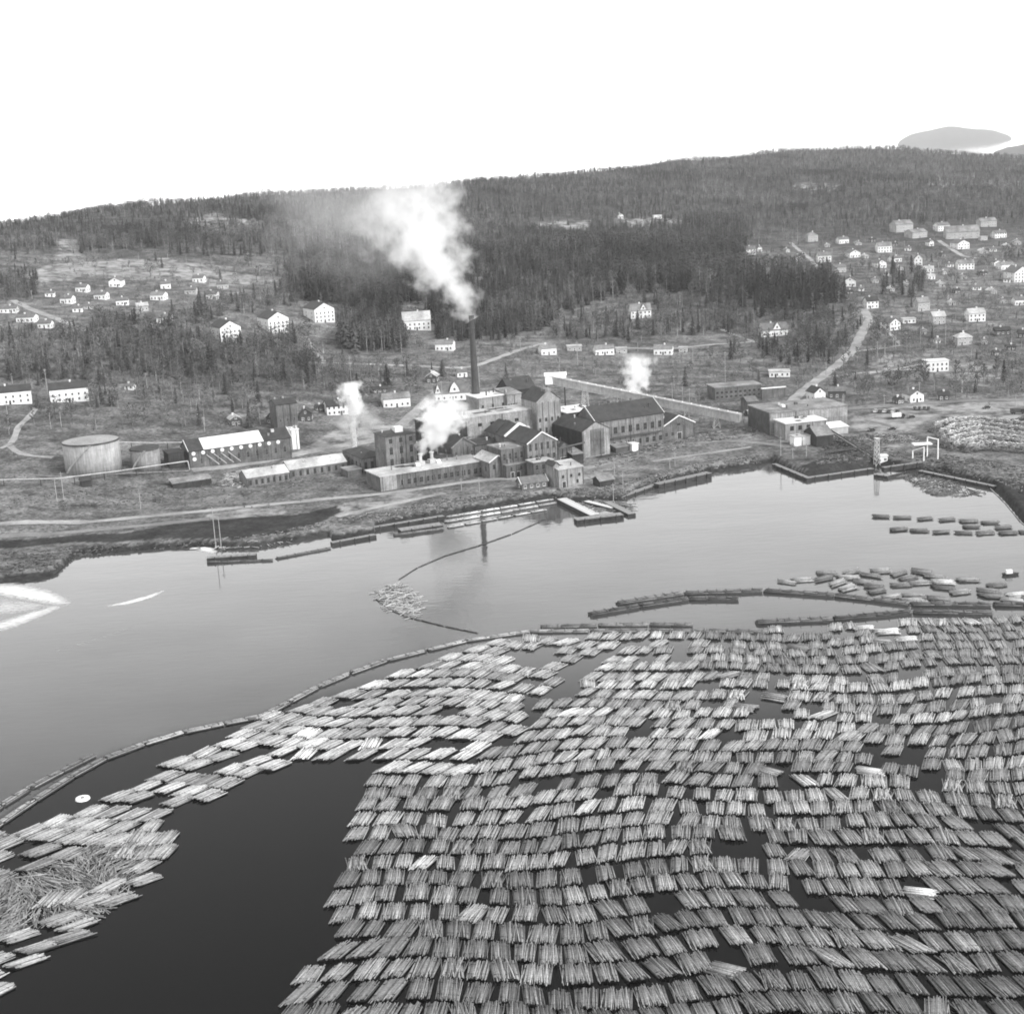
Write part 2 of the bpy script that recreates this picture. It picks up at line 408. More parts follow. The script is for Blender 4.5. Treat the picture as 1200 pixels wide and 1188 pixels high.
# ------------------------------------------------------------------ roads and tracks
def strip(name, pts, width, mat, label, lift=0.15, kind='structure'):
    P = [G(x, y) for x, y in pts]
    C = [P[0]]
    for a, b in zip(P[:-1], P[1:]):
        n = max(1, int(np.hypot(*(b - a)[:2]) / 5))
        for i in range(1, n + 1): C.append(a + (b - a) * i / n)
    C = np.array(C)[:, :2]
    for _ in range(3):
        if len(C) > 3: C[1:-1] = (C[:-2] + 2 * C[1:-1] + C[2:]) / 4
    T = np.gradient(C, axis=0); T /= np.maximum(np.linalg.norm(T, axis=1), 1e-6)[:, None]; S = np.stack([-T[:, 1], T[:, 0]], 1)
    V = []
    for c in (-1, -.33, .33, 1):
        wob = 1 + .12 * np.sin(np.arange(len(C)) * 1.7 + c * 3)
        q = C + S * (width / 2 * c) * wob[:, None]
        V.append(np.column_stack([q, Hz(q[:, 0], q[:, 1]) + lift]))
    V = np.stack(V, 1)
    me = npmesh(name, V.reshape(-1, 3), grid_faces(len(C), 4), [MATS[mat]], True)
    return tag(link(name, me), label, None, None, kind)
RG, RA = 'road_gravel', 'road_asphalt'
strip('road', [(-120,622),(0,614),(150,607.5),(250,598),(330,590),(400,583),(446,579.5),(560,563),(600,560),(650,566),(690,560)], 5, RG, 'gravel shore road running along the mill front')
strip('track', [(-80,636),(0,629),(80,624),(180,615),(245,608)], 5, RA, 'dark track below the shore road')
strip('path', [(0,526),(12,523),(18,512),(20,500),(36,488),(42,478)], 3.4, RG, 'pale path winding up past the row houses')
strip('path', [(12,523),(22,533),(45,536),(62,536)], 3.5, RG, 'pale path bending towards the large tank')
strip('road', [(225,551),(290,544),(350,532),(400,522),(440,517),(462,505),(490,480),(513,459)], 6.5, RG, 'wide gravel road climbing from the mill to the villa')
strip('track', [(380,512),(420,510),(462,505)], 4, RG, 'short gravel track joining the villa road')
strip('road', [(362,425),(420,426.5),(480,428.5),(530,432),(556,430),(580,421),(615,408),(640,402)], 4.5, RG, 'upper gravel road crossing the open slope')
strip('path', [(380,424),(366,408),(357,392)], 3, RG, 'path climbing to the white apartment houses')
strip('road', [(600,408),(560,406),(520,408)], 3, RA, 'garden road in front of the bungalow')
strip('road', [(926,472),(945,455),(975,433),(1000,411),(1010,390),(1019,376),(1012,362)], 6.5, RG, 'pale main road climbing the slope to the village')
strip('road', [(962,443),(1010,437),(1060,433),(1120,433)], 4, RG, 'gravel road passing below the flat roofed pavilion')
strip('path', [(1012,439),(1050,433),(1085,426)], 3, RG, 'path up to the flat roofed pavilion')
strip('road', [(1003,412),(1030,409),(1056,405)], 3.5, RG, 'side road branching right off the main road')
strip('path', [(1056,405),(1048,396),(1030,378),(1020,376)], 2.5, RG, 'garden path between the upper houses')
strip('road', [(985,480),(1030,476.5),(1080,472.5),(1140,469.5),(1200,468.5),(1300,466)], 7, RA, 'asphalt road along the back of the timber yard')
strip('road', [(1100,282),(1115,292),(1130,301),(1150,303)], 5, RG, 'steep village road below the long school')
strip('path', [(926,284),(940,296),(950,304),(962,318)], 4, RG, 'straight path through the upper village')
strip('path', [(840,384),(862,393),(885,401)], 3, RG, 'path below the gabled villa')
strip('road', [(735,408),(790,409),(830,404),(880,401)], 3.5, RG, 'road in front of the bungalow row')
strip('road', [(15,352),(35,362),(62,372),(100,388)], 6, RG, 'pale road across the left housing field')
strip('path', [(835,434),(890,437),(960,443)], 3, RA, 'track on the terrace above the brick workshop')
strip('road', [(684,553),(720,545),(760,531),(800,521),(850,516),(890,519),(930,524)], 5, RA, 'yard road in front of the brick hall')
strip('track', [(765,541),(800,535),(840,530),(880,524)], 3, RG, 'bright gravel track near the shore')
strip('track', [(1015,492),(1040,498),(1052,502)], 3, RA, 'wheel track over the sandy yard')
strip('track', [(395,606),(430,597),(470,589),(520,578)], 4, RG, 'pale wheel track on the shore meadow')
# ------------------------------------------------------------------ buildings
_wc = {}
def window_mesh(w, h, frame='trim_white', arch=False):
    k = (round(w, 1), round(h, 1), frame, arch)
    if k not in _wc:
        w, h = k[0], k[1]; b = MB(); t = 0.12
        b.box(-w/2 + t, w/2 - t, -.03, .02, t, h - t, 1)
        b.box(-w/2, -w/2 + t, -.09, .02, 0, h); b.box(w/2 - t, w/2, -.09, .02, 0, h)
        b.box(-w/2 + t, w/2 - t, -.09, .02, 0, t); b.box(-w/2 + t, w/2 - t, -.09, .02, h - t, h)
        b.box(-.04, .04, -.06, -.031, t, h - t)
        if h > 1.7: b.box(-w/2 + t, -.041, -.055, -.031, h * .5 - .04, h * .5 + .04); b.box(.041, w/2 - t, -.055, -.031, h * .5 - .04, h * .5 + .04)
        b.box(-w/2 - .08, w/2 + .08, -.16, .02, -.1, -.005)
        if arch:
            n = 6; vs = []
            for i in range(n + 1):
                a = math.pi * i / n
                vs.append((math.cos(a) * w/2, -.05, h + math.sin(a) * w * .3)); vs.append((math.cos(a) * (w/2 + .25), -.12, h + math.sin(a) * (w * .3 + .3)))
            b.add(vs, [(2*i, 2*i+1, 2*i+3, 2*i+2) for i in range(n)])
            b.add([(math.cos(math.pi*i/n) * w/2, -.04, h + math.sin(math.pi*i/n) * w * .3) for i in range(n + 1)], [tuple(range(n + 1))], 1)
        _wc[k] = b.mesh('window', [MATS[frame], MATS['glass']])
    return _wc[k]
_dc = {}
def door_mesh(w, h, mat='timber_dark'):
    k = (w, h, mat)
    if k not in _dc:
        b = MB(); b.box(-w/2, w/2, -.06, .02, 0, h); b.box(-w/2 - .12, -w/2 - .002, -.1, .02, 0, h + .12, 1); b.box(w/2 + .002, w/2 + .12, -.1, .02, 0, h + .12, 1)
        b.box(-w/2, w/2, -.1, .02, h + .003, h + .12, 1)
        _dc[k] = b.mesh('door', [MATS[mat], MATS['trim_white']])
    return _dc[k]
def place(root, me, name, face, u, z, W, D):
    """put a window or door mesh on a face: u metres along it, z up"""
    o = link(name, me, root)
    if face == 'front': o.location = (u, 0, z)
    elif face == 'left': o.location = (0, D - u, z); o.rotation_euler = (0, 0, -math.pi/2)
    elif face == 'right': o.location = (W, u, z); o.rotation_euler = (0, 0, math.pi/2)
    else: o.location = (W - u, D, z); o.rotation_euler = (0, 0, math.pi)
    return o
def core(root, W, D, H, roof='flat', rh=3.0, wall='brick', roofm='roof_slate', wins=(), doors=(), chims=(), over=.4, deep=3.0, trim=None, pil=0, frame='trim_white'):
    b = MB()
    if roof == 'gx':
        b.add([(0,0,-deep),(W,0,-deep),(W,D,-deep),(0,D,-deep),(0,0,H),(W,0,H),(W,D,H),(0,D,H),(0,D/2,H+rh),(W,D/2,H+rh)],
              [(0,1,5,4),(2,3,7,6),(1,2,6,9,5),(3,0,4,8,7),(4,5,9,8),(6,7,8,9)])
    elif roof == 'gy':
        b.add([(0,0,-deep),(W,0,-deep),(W,D,-deep),(0,D,-deep),(0,0,H),(W,0,H),(W,D,H),(0,D,H),(W/2,0,H+rh),(W/2,D,H+rh)],
              [(0,1,5,8,4),(1,2,6,5),(2,3,7,9,6),(3,0,4,7),(4,8,9,7),(5,6,9,8)])
    elif roof == 'shed':
        b.add([(0,0,-deep),(W,0,-deep),(W,D,-deep),(0,D,-deep),(0,0,H),(W,0,H),(W,D,H+rh),(0,D,H+rh)],
              [(0,1,5,4),(1,2,6,5),(2,3,7,6),(3,0,4,7),(4,5,6,7)])
    else: b.box(0, W, 0, D, -deep, H)
    b.build('wall', MATS[wall], root)
    r = MB(); e = over; t = .28
    def slab(a, bb, c, d):      # a thick roof plane from four corners
        n = (Vector(bb) - Vector(a)).cross(Vector(d) - Vector(a)).normalized()
        if n.z < 0: n = -n
        lo = [Vector(p) + n * .02 for p in (a, bb, c, d)]; hi = [p + n * t for p in lo]
        r.add(lo + hi, [(3,2,1,0),(4,5,6,7),(0,1,5,4),(1,2,6,5),(2,3,7,6),(3,0,4,7)])
    if roof == 'gx':
        k = rh / (D/2) * e
        slab((-e,-e,H-k),(W+e,-e,H-k),(W+e,D/2,H+rh),(-e,D/2,H+rh)); slab((W+e,D+e,H-k),(-e,D+e,H-k),(-e,D/2,H+rh),(W+e,D/2,H+rh))
    elif roof == 'gy':
        k = rh / (W/2) * e
        slab((-e,D+e,H-k),(-e,-e,H-k),(W/2,-e,H+rh),(W/2,D+e,H+rh)); slab((W+e,-e,H-k),(W+e,D+e,H-k),(W/2,D+e,H+rh),(W/2,-e,H+rh))
    elif roof == 'shed':
        k = rh / D * e; slab((-e,-e,H-k),(W+e,-e,H-k),(W+e,D+e,H+rh+k),(-e,D+e,H+rh+k))
    elif roof == 'hip':
        q = min(W, D) / 2
        if W >= D: p, s = (q, D/2, H+rh), (W-q, D/2, H+rh)
        else: p, s = (W/2, q, H+rh), (W/2, D-q, H+rh)
        A, B, C, Dd = (-e,-e,H),(W+e,-e,H),(W+e,D+e,H),(-e,D+e,H); lo = [(x,y,H-.2) for x,y,_ in (A,B,C,Dd)]
        base = [A,B,C,Dd,p,s] + lo
        fs = [(0,1,5,4),(1,2,5),(2,3,4,5),(3,0,4)] if W >= D else [(0,1,4),(1,2,5,4),(2,3,5),(3,0,4,5)]
        r.add(base, fs + [(6,7,1,0),(7,8,2,1),(8,9,3,2),(9,6,0,3),(9,8,7,6)])
    else:
        r.box(-e, W+e, -e, D+e, H + .004, H + .45)
    ro = r.build('roof', MATS[roofm], root)
    if trim and roof in ('gy', 'gx'):
        for s in (0, 1):
            tb = MB()
            if roof == 'gy':
                x0 = -e if s == 0 else W + e; k = rh / (W/2) * e
                tb.bar((x0, -e - .1 - s * .004, H - k + .25), (W/2, -e - .1 - s * .004, H + rh + .25), .22, .5)
            else:
                xx = (-e - .1, W + e + .1)[s]
                tb.bar((xx, -e, H - rh/(D/2)*e + .25), (xx, D/2, H + rh + .25), .22, .5)
            tb.build('verge_board', MATS[trim], ro)
    for (cx, cy_, ch, cw) in chims:
        c = MB(); c.box(cx - cw/2, cx + cw/2, cy_ - cw/2, cy_ + cw/2, H - .2, H + ch); c.box(cx - cw/2 - .1, cx + cw/2 + .1, cy_ - cw/2 - .1, cy_ + cw/2 + .1, H + ch + .002, H + ch + .25)
        c.build('chimney', MATS['trim_white' if wall.startswith('house_wall') and cw < .95 else 'brick'], ro)
    for spec in wins:
        face, n, w, h, z = spec[:5]; a, bb = (spec[5:7] if len(spec) > 6 else (0, 1)); arch = len(spec) > 7 and spec[7]
        span = W if face in ('front', 'back') else D
        for i in range(n):
            u = span * (a + (bb - a) * (i + .5) / n)
            place(root, window_mesh(w, h, frame, arch), 'window', face, u, z, W, D)
    for face, frac, w, h, mat in doors:
        span = W if face in ('front', 'back') else D
        place(root, door_mesh(w, h, mat), 'door', face, span * frac, 0.02, W, D)
    if pil:
        for i in range(pil + 1):
            p = MB(); u = W * i / pil; x0 = min(max(u - .3, -.05), W - .55)
            p.box(x0, x0 + .6, -.22, -.004, -1, H - .25); p.build('pilaster', MATS[wall], root)
    return ro
_a, _b = G(446.4, 576), G(569, 556)
MILL = math.atan2(_b[1] - _a[1], _b[0] - _a[0])
def bld(name, label, cat, A, Bx, top, depth, yaw=None, ridge=None, Yback=0.0, group=None, **k):
    """A: picture point of the near left foot, Bx: picture column of the right end, top: picture row of the eave above A"""
    yaw = MILL if yaw is None else math.radians(yaw)
    P = G(*A)
    if Yback: P = P + np.array([-math.sin(yaw), math.cos(yaw), 0]) * Yback
    P[2] = float(Hz(P[0], P[1]))
    u = np.array([math.cos(yaw), math.sin(yaw), 0])
    lo, hi = .5, 200.0
    for _ in range(40):
        m = (lo + hi) / 2
        if proj(P + u * m)[0] < Bx: lo = m
        else: hi = m
    W = lo; H = zat(P, top) - P[2]
    root = empty(name, P, yaw, label, cat, group)
    if ridge is not None: k['rh'] = ridge
    ro = core(root, W, depth, H, **k)
    if cat == 'factory':
        q = random.Random(int(A[0] * 17 + A[1])); rt = k.get('roof', 'flat'); wl = k.get('wall', 'brick')
        for _ in range(q.randint(2, 3 + int(W / 14))):
            x, y = W * q.uniform(.1, .9), depth * q.uniform(.2, .8)
            if rt == 'flat': z = H + .4
            elif rt == 'gx': z = H + k.get('rh', 3) * (1 - abs(2 * y / depth - 1))
            elif rt == 'gy': z = H + k.get('rh', 3) * (1 - abs(2 * x / W - 1))
            else: z = H + .3
            c = MB(); ht = q.uniform(.7, 2.4); rad = q.uniform(.18, .45)
            if q.random() < .6: c.cyl((x, y, z - .4), (x, y, z + ht), rad, rad, 8); c.cyl((x, y, z + ht), (x, y, z + ht + .3), rad * 1.6, rad * .4, 8)
            else: c.box(x - rad * 2, x + rad * 2, y - rad * 2, y + rad * 2, z - .4, z + ht * .6)
            c.build('roof_vent', MATS[q.choice(('steel_dark', 'steel_pale', 'brick', 'roof_felt_grey'))], ro)
        for _ in range(q.randint(1, 3)):
            x = W * q.choice((.02, .33, .5, .66, .98)); c = MB(); c.bar((x, -.36, -.5), (x, -.36, H - .2), .18, .18); c.build('drainpipe', MATS['steel_dark'], root)
        if rt == 'flat':
            for i_ in range(q.randint(2, 5)):
                x, y = W * q.uniform(.05, .8), depth * q.uniform(.05, .7); c = MB(); c.box(x, x + W * q.uniform(.06, .2), y, y + depth * q.uniform(.15, .3), H + .452, H + .47 + i_ * .006); c.build('roof_patch', MATS[q.choice(('roof_felt_grey', 'roof_felt_pale', 'roof_slate', 'concrete'))], ro)
    root['W'] = W; root['H'] = H
    return root, W, H, ro
FR = 'brick_pale'
# long low pale-roofed front building
r, W, H, ro = bld('factory_building', 'long low front building with pale flat roof and two steaming vents', 'factory', (446.4,576), 569, 559, 17, roof='flat', wall='brick', roofm='roof_felt_pale', over=.5, frame='brick',
    wins=[('front',3,1.7,3.6,1.3,.015,.155),('front',14,1.8,2.6,1.4,.18,.99)], pil=14)
b = MB(); b.box(.0, W * .15, -.32, -.23, -1, H - .02); b.build('pale_bay', MATS['plaster'], r)
for i, (fx, fy) in enumerate(((.47, .62), (.585, .66))):
    c = MB(); x, y = W * fx, 17 * fy
    c.box(x - 1.6, x + 1.6, y - 1.6, y + 1.6, H + .46, H + 2.2); c.cyl((x, y, H + 2.2), (x, y, H + 5.2), .8, .8, 10); c.cyl((x, y, H + 5.2), (x, y, H + 5.7), 1.25, 1.1, 10)
    c.build('vent_stack', MATS['steel_pale'], ro)
for fx in (.43, .63):
    c = MB(); x = W * fx; c.add([(x-1,8,H+.46),(x+1,8,H+.46),(x+1,11,H+.46),(x-1,11,H+.46),(x-1,9.5,H+2),(x+1,9.5,H+2)], [(0,1,5,4),(2,3,4,5),(0,4,3),(1,2,5)]); c.build('skylight', MATS['roof_white'], ro)
VENTS = [(r, (W * .47, 17 * .62, H + 5.6)), (r, (W * .585, 17 * .66, H + 5.6))]
bld('factory_building', 'low brick building with dark hipped roof beside the steaming thin stack', 'factory', (425.5,555), 456, 537.5, 26, roof='hip', rh=2.2, wall='brick_pale', roofm='roof_slate', frame='brick',
    wins=[('front',4,1.5,3.4,2.0),('left',5,1.5,3,2.0)], pil=4)
r, W, H, ro = bld('factory_building', 'three storey brick block with white rooftop box', 'factory', (455,562), 490, 512, 14, roof='hip', rh=1.6, wall='brick_pale', roofm='roof_slate', frame='brick',
    wins=[('front',3,1.7,2.8,H0,0,1,True) for H0 in (6.0, 11.5)] + [('front',3,1.7,2.2,16.8),('left',2,1.5,2.4,11.5)], pil=3)
c = MB(); c.box(W*.42, W*.68, 3, 7, H + .3, H + 3.2); c.build('rooftop_box', MATS['trim_white'], ro)
r, W, H, ro = bld('factory_building', 'tall long digester house with pale walls, tarred left end and white roof edge', 'factory', (505,545), 633, 496.5, 16, roof='flat', wall='plaster', roofm='roof_felt_pale', frame='brick',
    wins=[('front',12,1.3,2.0,7.5,.3,1),('front',12,1.3,2.2,3.2,.3,1),('front',4,2.2,1.6,15.5,.4,.85)])
c = MB(); c.box(-.25, -.004, -.05, 16.05, -2, H - .1); c.build('tarred_end_wall', MATS['tarred_boards'], r)
c = MB(); c.box(-.2, W * .34, -.2, -.004, -2, H - .1); c.build('tarred_cladding', MATS['tarred_boards'], r)
c = MB(); c.box(.2, W - .2, -.3, -.21, 10.8, 11.4); c.build('cornice', MATS['concrete'], r)
bld('factory_building', 'pale flat roofed block at the foot of the tall chimney', 'factory', (562,512), 597, 467, 14, roof='flat', wall='plaster', roofm='roof_white', frame='brick', wins=[('front',3,1.2,1.5,15)])
bld('factory_building', 'pale lean-to block with row of small dark windows beside the chimney block', 'factory', (596.5,508), 613, 463, 14, roof='shed', rh=1.5, wall='plaster', roofm='roof_felt_grey', frame='brick', wins=[('front',4,.9,2.2,13.5,.02,.7)])
bld('factory_building', 'dark roofed wooden shed behind the tall gabled tower', 'factory', (598,474), 628, 458, 16, roof='gx', rh=6, wall='tarred_boards', roofm='roof_slate')
r, W, H, ro = bld('factory_tower', 'tall pale brick tower with clipped gable rising above the mill roofs', 'tower', (631,528), 659, 471.5, 16, roof='gy', rh=5.4, wall='plaster', roofm='roof_slate', over=.15, frame='brick',
    wins=[('front',4,1.2,1.8,14.2),('front',4,1.2,2.6,8.5),('front',4,1.2,2.6,3.5)])
for i in range(5):
    c = MB(); u = W * i / 4; x0 = min(max(u - .25, 0.02), W - .52); c.box(x0, x0 + .5, -.2, -.004, 0, H - .3); c.build('pilaster', MATS['brick_pale'], r)
for i in range(4):
    c = MB(); u = W * (i + .5) / 4; c.box(u - .9, u + .9, -.12, -.004, 17.3, H - .8); c.build('recessed_panel', MATS['concrete'], r)
c = MB(); c.box(W/2 - 1.8, W/2 + 1.8, -.4, 4, H + 4.6, H + 6.0); c.cyl((W/2 - 2.2, 1, H + 6), (W/2 - 2.2, 1, H + 8.4), .35, .3, 8); c.build('roof_turret', MATS['concrete'], ro)
# gabled brick hall, gable to the river
r, W, H, ro = bld('factory_building', 'gabled brick hall with dark roof and white firewall across its ridge', 'factory', (619.5,557), 653.5, 520.5, 44, roof='gy', rh=4.6, wall='brick_pale', roofm='roof_slate', trim='trim_white', frame='brick',
    wins=[('front',5,1.4,3.4,11.2),('front',5,1.4,2.4,6.6)], pil=5)
c = MB()
for s in (0, 1): c.bar((-.5 if s == 0 else W + .5, 22, H + .35), (W/2, 22, H + 4.6 + 1.1), .9, 1.1)
c.build('firewall', MATS['trim_white'], ro)
c = MB()
for s in (0, 1): c.bar((-.5 if s == 0 else W + .5, 34, H + .35), (W/2, 34, H + 4.6 + .7), .6, .8)
c.build('rear_firewall', MATS['roof_slate'], ro)
bld('factory_building', 'low brick block with pale flat roof in front of the gabled hall', 'factory', (626,562), 649, 542.5, 7, roof='flat', wall='brick', roofm='roof_felt_pale', frame='brick_pale', wins=[('front',3,1.6,2.4,4.2),('front',3,1.4,1.8,1)], pil=3)
bld('factory_building', 'grey flat roofed annex left of the gabled brick hall', 'factory', (589,560), 615.5, 527.5, 14, roof='flat', wall='brick', roofm='roof_felt_grey', frame='brick_pale', wins=[('front',4,1.4,3.2,8.0)], pil=4)
bld('factory_building', 'single storey brick porch block with two dark doorways', 'factory', (594,561), 617, 546, 7, roof='flat', wall='brick', roofm='roof_felt_grey', frame='brick_pale', wins=[('front',2,1.2,2,3.2)], doors=[('front',.3,1.6,2.6,'timber_dark'),('front',.6,1.6,2.6,'timber_dark')])
bld('factory_building', 'small pale gabled house at the right end of the long front building', 'factory', (574.5,561), 594.5, 542, 16, roof='gy', rh=2.6, wall='brick_pale', roofm='roof_felt_pale', frame='brick', trim='trim_white', wins=[('front',2,1.2,2.2,4.2),('left',2,1.2,2,3)], doors=[('front',.75,1.2,2.2,'timber_dark')])
bld('factory_building', 'low link building with broad pale pitched roof', 'factory', (557,556), 586, 541, 18, Yback=10, roof='gx', rh=4.2, wall='brick', roofm='roof_felt_pale')
bld('factory_building', 'brick gable half hidden by the steam behind the long front building', 'factory', (531,552), 558.5, 525, 20, roof='gy', rh=4.2, wall='brick', roofm='roof_slate', trim='brick_pale', frame='brick_pale', wins=[('front',3,1.2,3.4,5.5)], pil=4)
# right part of the mill
r, W, H, ro = bld('factory_building', 'tall pale gabled block with dark left wall beside the yard', 'factory', (683.5,537), 715, 506.5, 30, roof='gy', rh=4.0, wall='plaster', roofm='roof_slate', over=.2, frame='brick', wins=[('front',3,1.3,1.8,z,.3,.78) for z in (2.0,5.2,8.4,11.6)])
c = MB(); c.box(-.25, -.004, -.02, 30, -2, H - .15); c.build('dark_side_wall', MATS['tarred_boards'], r)  # thin dark sheet over the whole left wall
c = MB(); c.box(W*.28, W*.8, -.1, -.004, 0.5, H + .6); c.build('brick_panel', MATS['brick'], r)
bld('factory_building', 'dark walled boiler house with bright flat roof behind the pale gabled block', 'factory', (665,508), 699, 484.5, 18, roof='flat', wall='tarred_boards', roofm='roof_white', frame='brick')
r, W, H, ro = bld('factory_building', 'long two storey brick hall with big dark pitched roof', 'factory', (700,531), 778, 495, 20, roof='gx', rh=6.2, wall='brick_pale', roofm='roof_slate', trim='trim_white', frame='brick',
    wins=[('front',9,2.0,3.4,8.2),('front',10,1.8,2.6,1.6)], doors=[('front',.42,2.6,3.4,'timber_dark')], pil=9, chims=[(W*.1+6,10,7.5,1.0),(W*.35+8,10,7.5,1.0),(26,10,7.4,.8)])
c = MB(); c.box(2, W - 2, -1.9, -.24, 6.3, 6.7); c.build('canopy', MATS['steel_dark'], r)
bld('factory_building', 'brick gabled workshop with dark doorway at the right end of the brick hall', 'factory', (777,517), 814, 500.5, 18, roof='gy', rh=4.6, wall='brick', roofm='roof_slate', trim='trim_white', frame='brick_pale', wins=[('front',1,2,1.6,6.6,.4,.6),('front',2,1.6,2.0,2,.02,.4)], doors=[('front',.52,2.6,3.2,'timber_dark')])
bld('factory_building', 'narrow pale annex between brick hall and gabled workshop', 'factory', (765,520), 778, 502, 10, roof='shed', rh=1.2, wall='plaster', roofm='roof_felt_pale', frame='brick', wins=[('front',2,1.4,3,2.2)])
bld('factory_building', 'small brick shed with open dark front beside the gabled hall', 'factory', (654.5,545), 670, 526, 12, roof='gy', rh=2.6, wall='brick', roofm='roof_slate', doors=[('front',.5,4.4,3.4,'timber_dark')])
bld('factory_building', 'pale river house with small windows by the jetty', 'factory', (655.5,572), 684, 551, 11, roof='shed', rh=1.4, wall='plaster', roofm='roof_felt_pale', frame='brick', wins=[('front',3,1.2,1.4,4.2),('front',1,1.2,1.6,1.2,.6,.9)], doors=[('front',.2,1.8,2.6,'timber_dark')])
bld('factory_building', 'narrow pale stair tower beside the river house', 'tower', (649.5,571), 656.5, 546, 7, roof='gy', rh=1.4, wall='plaster', roofm='roof_slate', frame='brick', wins=[('front',1,.9,1.2,5)])
bld('small_house', 'little white trimmed wooden house on the shore in front of the mill', 'house', (612,575), 641.5, 567.5, 7, yaw=20, roof='gx', rh=2.4, wall='brick', roofm='roof_tile', trim='trim_white', wins=[('front',4,1.3,1.5,.9),('left',1,1.2,1.5,.9)])
bld('factory_building', 'dark tarred lean-to squeezed between brick block and digester house', 'factory', (492,556), 506, 527, 8, roof='shed', rh=2.5, wall='tarred_boards', roofm='roof_slate')
bld('factory_building', 'low dark link shed behind the long front building', 'factory', (508,556), 531, 537, 8, roof='flat', wall='brick', roofm='roof_slate', frame='brick_pale', wins=[('front',4,1.2,1.8,3.5)])
bld('factory_building', 'brick filter house with small windows below the pale wall', 'factory', (556,548), 588, 523, 8, roof='shed', rh=1.5, wall='brick', roofm='roof_slate', frame='brick_pale', wins=[('front',6,1.0,1.6,7.0),('front',6,1.0,1.6,3.8)])
bld('shed', 'dark timber shed between gabled hall and pale gabled block', 'shed', (671,545), 684, 533, 9, roof='shed', rh=1.2, wall='tarred_boards', roofm='roof_felt_grey')
bld('shed', 'low store shed in front of the brick hall', 'shed', (722,531), 738, 525, 5, roof='shed', rh=.8, wall='house_wall_dark', roofm='roof_felt_grey')
bld('shed', 'small white kiosk on the mill yard', 'shed', (741,529), 748, 521, 4, roof='flat', wall='white_paint', roofm='roof_white')
bld('shed', 'tarred boat shed on the bank below the mill yard', 'shed', (703,571), 720, 564, 6, roof='gx', rh=1.6, wall='tarred_boards', roofm='roof_felt_grey')
bld('shed', 'low grey store beside the low brick sheds', 'shed', (408,560), 424, 552, 9, roof='flat', wall='brick', roofm='roof_felt_grey')
bld('shed', 'little tarred hut on the rough ground by the white pipe', 'shed', (96,571), 108, 564, 4, roof='gx', rh=1.2, wall='tarred_boards', roofm='roof_slate')
pipe_bridges = (((480,555),(512,549),13,'dark pipe bridge between brick block and digester house'), ((586,556),(622,550),10,'pipe bridge in front of the gabled hall'), ((655,548),(686,540),9,'pipe bridge linking hall and pale gabled block'))
# timber plant on the right
r, W, H, ro = bld('timber_plant_hall', 'long flat roofed wood room with dark left wall and pale front', 'factory', (902,510), 993, 484.5, 26, yaw=14, roof='flat', wall='concrete', roofm='roof_felt_grey', over=.3, frame='brick')
c = MB(); c.box(-.25, -.004, .0, 26, -2, H - .1); c.build('dark_end_wall', MATS['steel_dark'], r)
c = MB(); c.box(.2, W - .2, -.2, -.004, H - 5.2, H - .6); c.build('wall_band', MATS['plaster'], r)
c = MB(); c.box(W*.27, W*.31, 10, 13, H + .46, H + 1.6); c.build('roof_hatch', MATS['trim_white'], ro)
bld('timber_plant_hall', 'white fronted low hall with three square windows before the wood room', 'factory', (920.5,516), 968, 497, 13, yaw=14, roof='flat', wall='plaster', roofm='roof_white', frame='brick', wins=[('front',3,2.0,2.2,4.6,.06,.66)])
bld('timber_plant_hall', 'white plinth building at the foot of the white fronted hall', 'factory', (931,523), 958, 512.5, 5, yaw=14, roof='flat', wall='white_paint', roofm='roof_felt_pale')
bld('shed', 'grey sloping roof shed full of machinery by the wood room', 'shed', (957,524), 976, 511, 14, yaw=14, roof='gx', rh=3.4, wall='tarred_boards', roofm='roof_felt_grey')
bld('shed', 'white roofed open shed right of the wood room', 'shed', (971,510), 994, 502, 9, yaw=14, roof='shed', rh=1.0, wall='house_wall_grey', roofm='roof_white')
bld('workshop', 'long brick workshop with many small windows on the terrace', 'workshop', (838,469), 892, 455, 14, yaw=10, roof='flat', wall='brick', roofm='roof_felt_grey', frame='brick_pale', wins=[('front',10,1.6,1.6,3.2),('front',10,1.6,1.4,.8)])
bld('retaining_wall', 'dark retaining wall with white coping beside the brick workshop', 'wall', (893,468), 921, 456, 1.5, yaw=8, roof='flat', wall='brick', roofm='trim_white', over=.15)
bld('small_house', 'small brick pump house left of the wood room', 'house', (876,485), 888, 471, 10, yaw=12, roof='gx', rh=2, wall='brick', roofm='roof_tile', wins=[('front',2,1.1,1.4,3)])
# left part of the mill
r, W, H, ro = bld('factory_building', 'long brick shed with white centre roof and round white wall vents', 'factory', (223.5,549), 342, 529, 15, roof='gx', rh=4.2, wall='brick', roofm='roof_slate', frame='brick_pale', trim='trim_white',
    wins=[('front',10,1.3,2.6,1.6,.06,.98,True)], pil=10)
c = MB(); e = .45; k = 4.2 / 7.5
for s in (0, 1):
    y0, y1 = (-e, 7.5) if s == 0 else (15 + e, 7.5)
    n = Vector((0, -4.2 if s == 0 else 4.2, 7.5)).normalized() * .33
    pts = [Vector((W*.14, y0, H - k*e)) + n, Vector((W*.73, y0, H - k*e)) + n, Vector((W*.73, y1, H + 4.2)) + n, Vector((W*.14, y1, H + 4.2)) + n]
    c.add(pts + [p - n * .14 for p in pts], [(0,1,2,3),(7,6,5,4),(0,4,5,1),(1,5,6,2),(2,6,7,3),(3,7,4,0)])
c.build('white_roof_sheet', MATS['roof_white'], ro)
for i in range(10):
    c = MB(); u = W * (.04 + .0925 * i); c.cyl((u, -.3, H - 1.4), (u, -.004, H - 1.4), .95, .95, 14); c.build('round_vent', MATS['trim_white'], r)
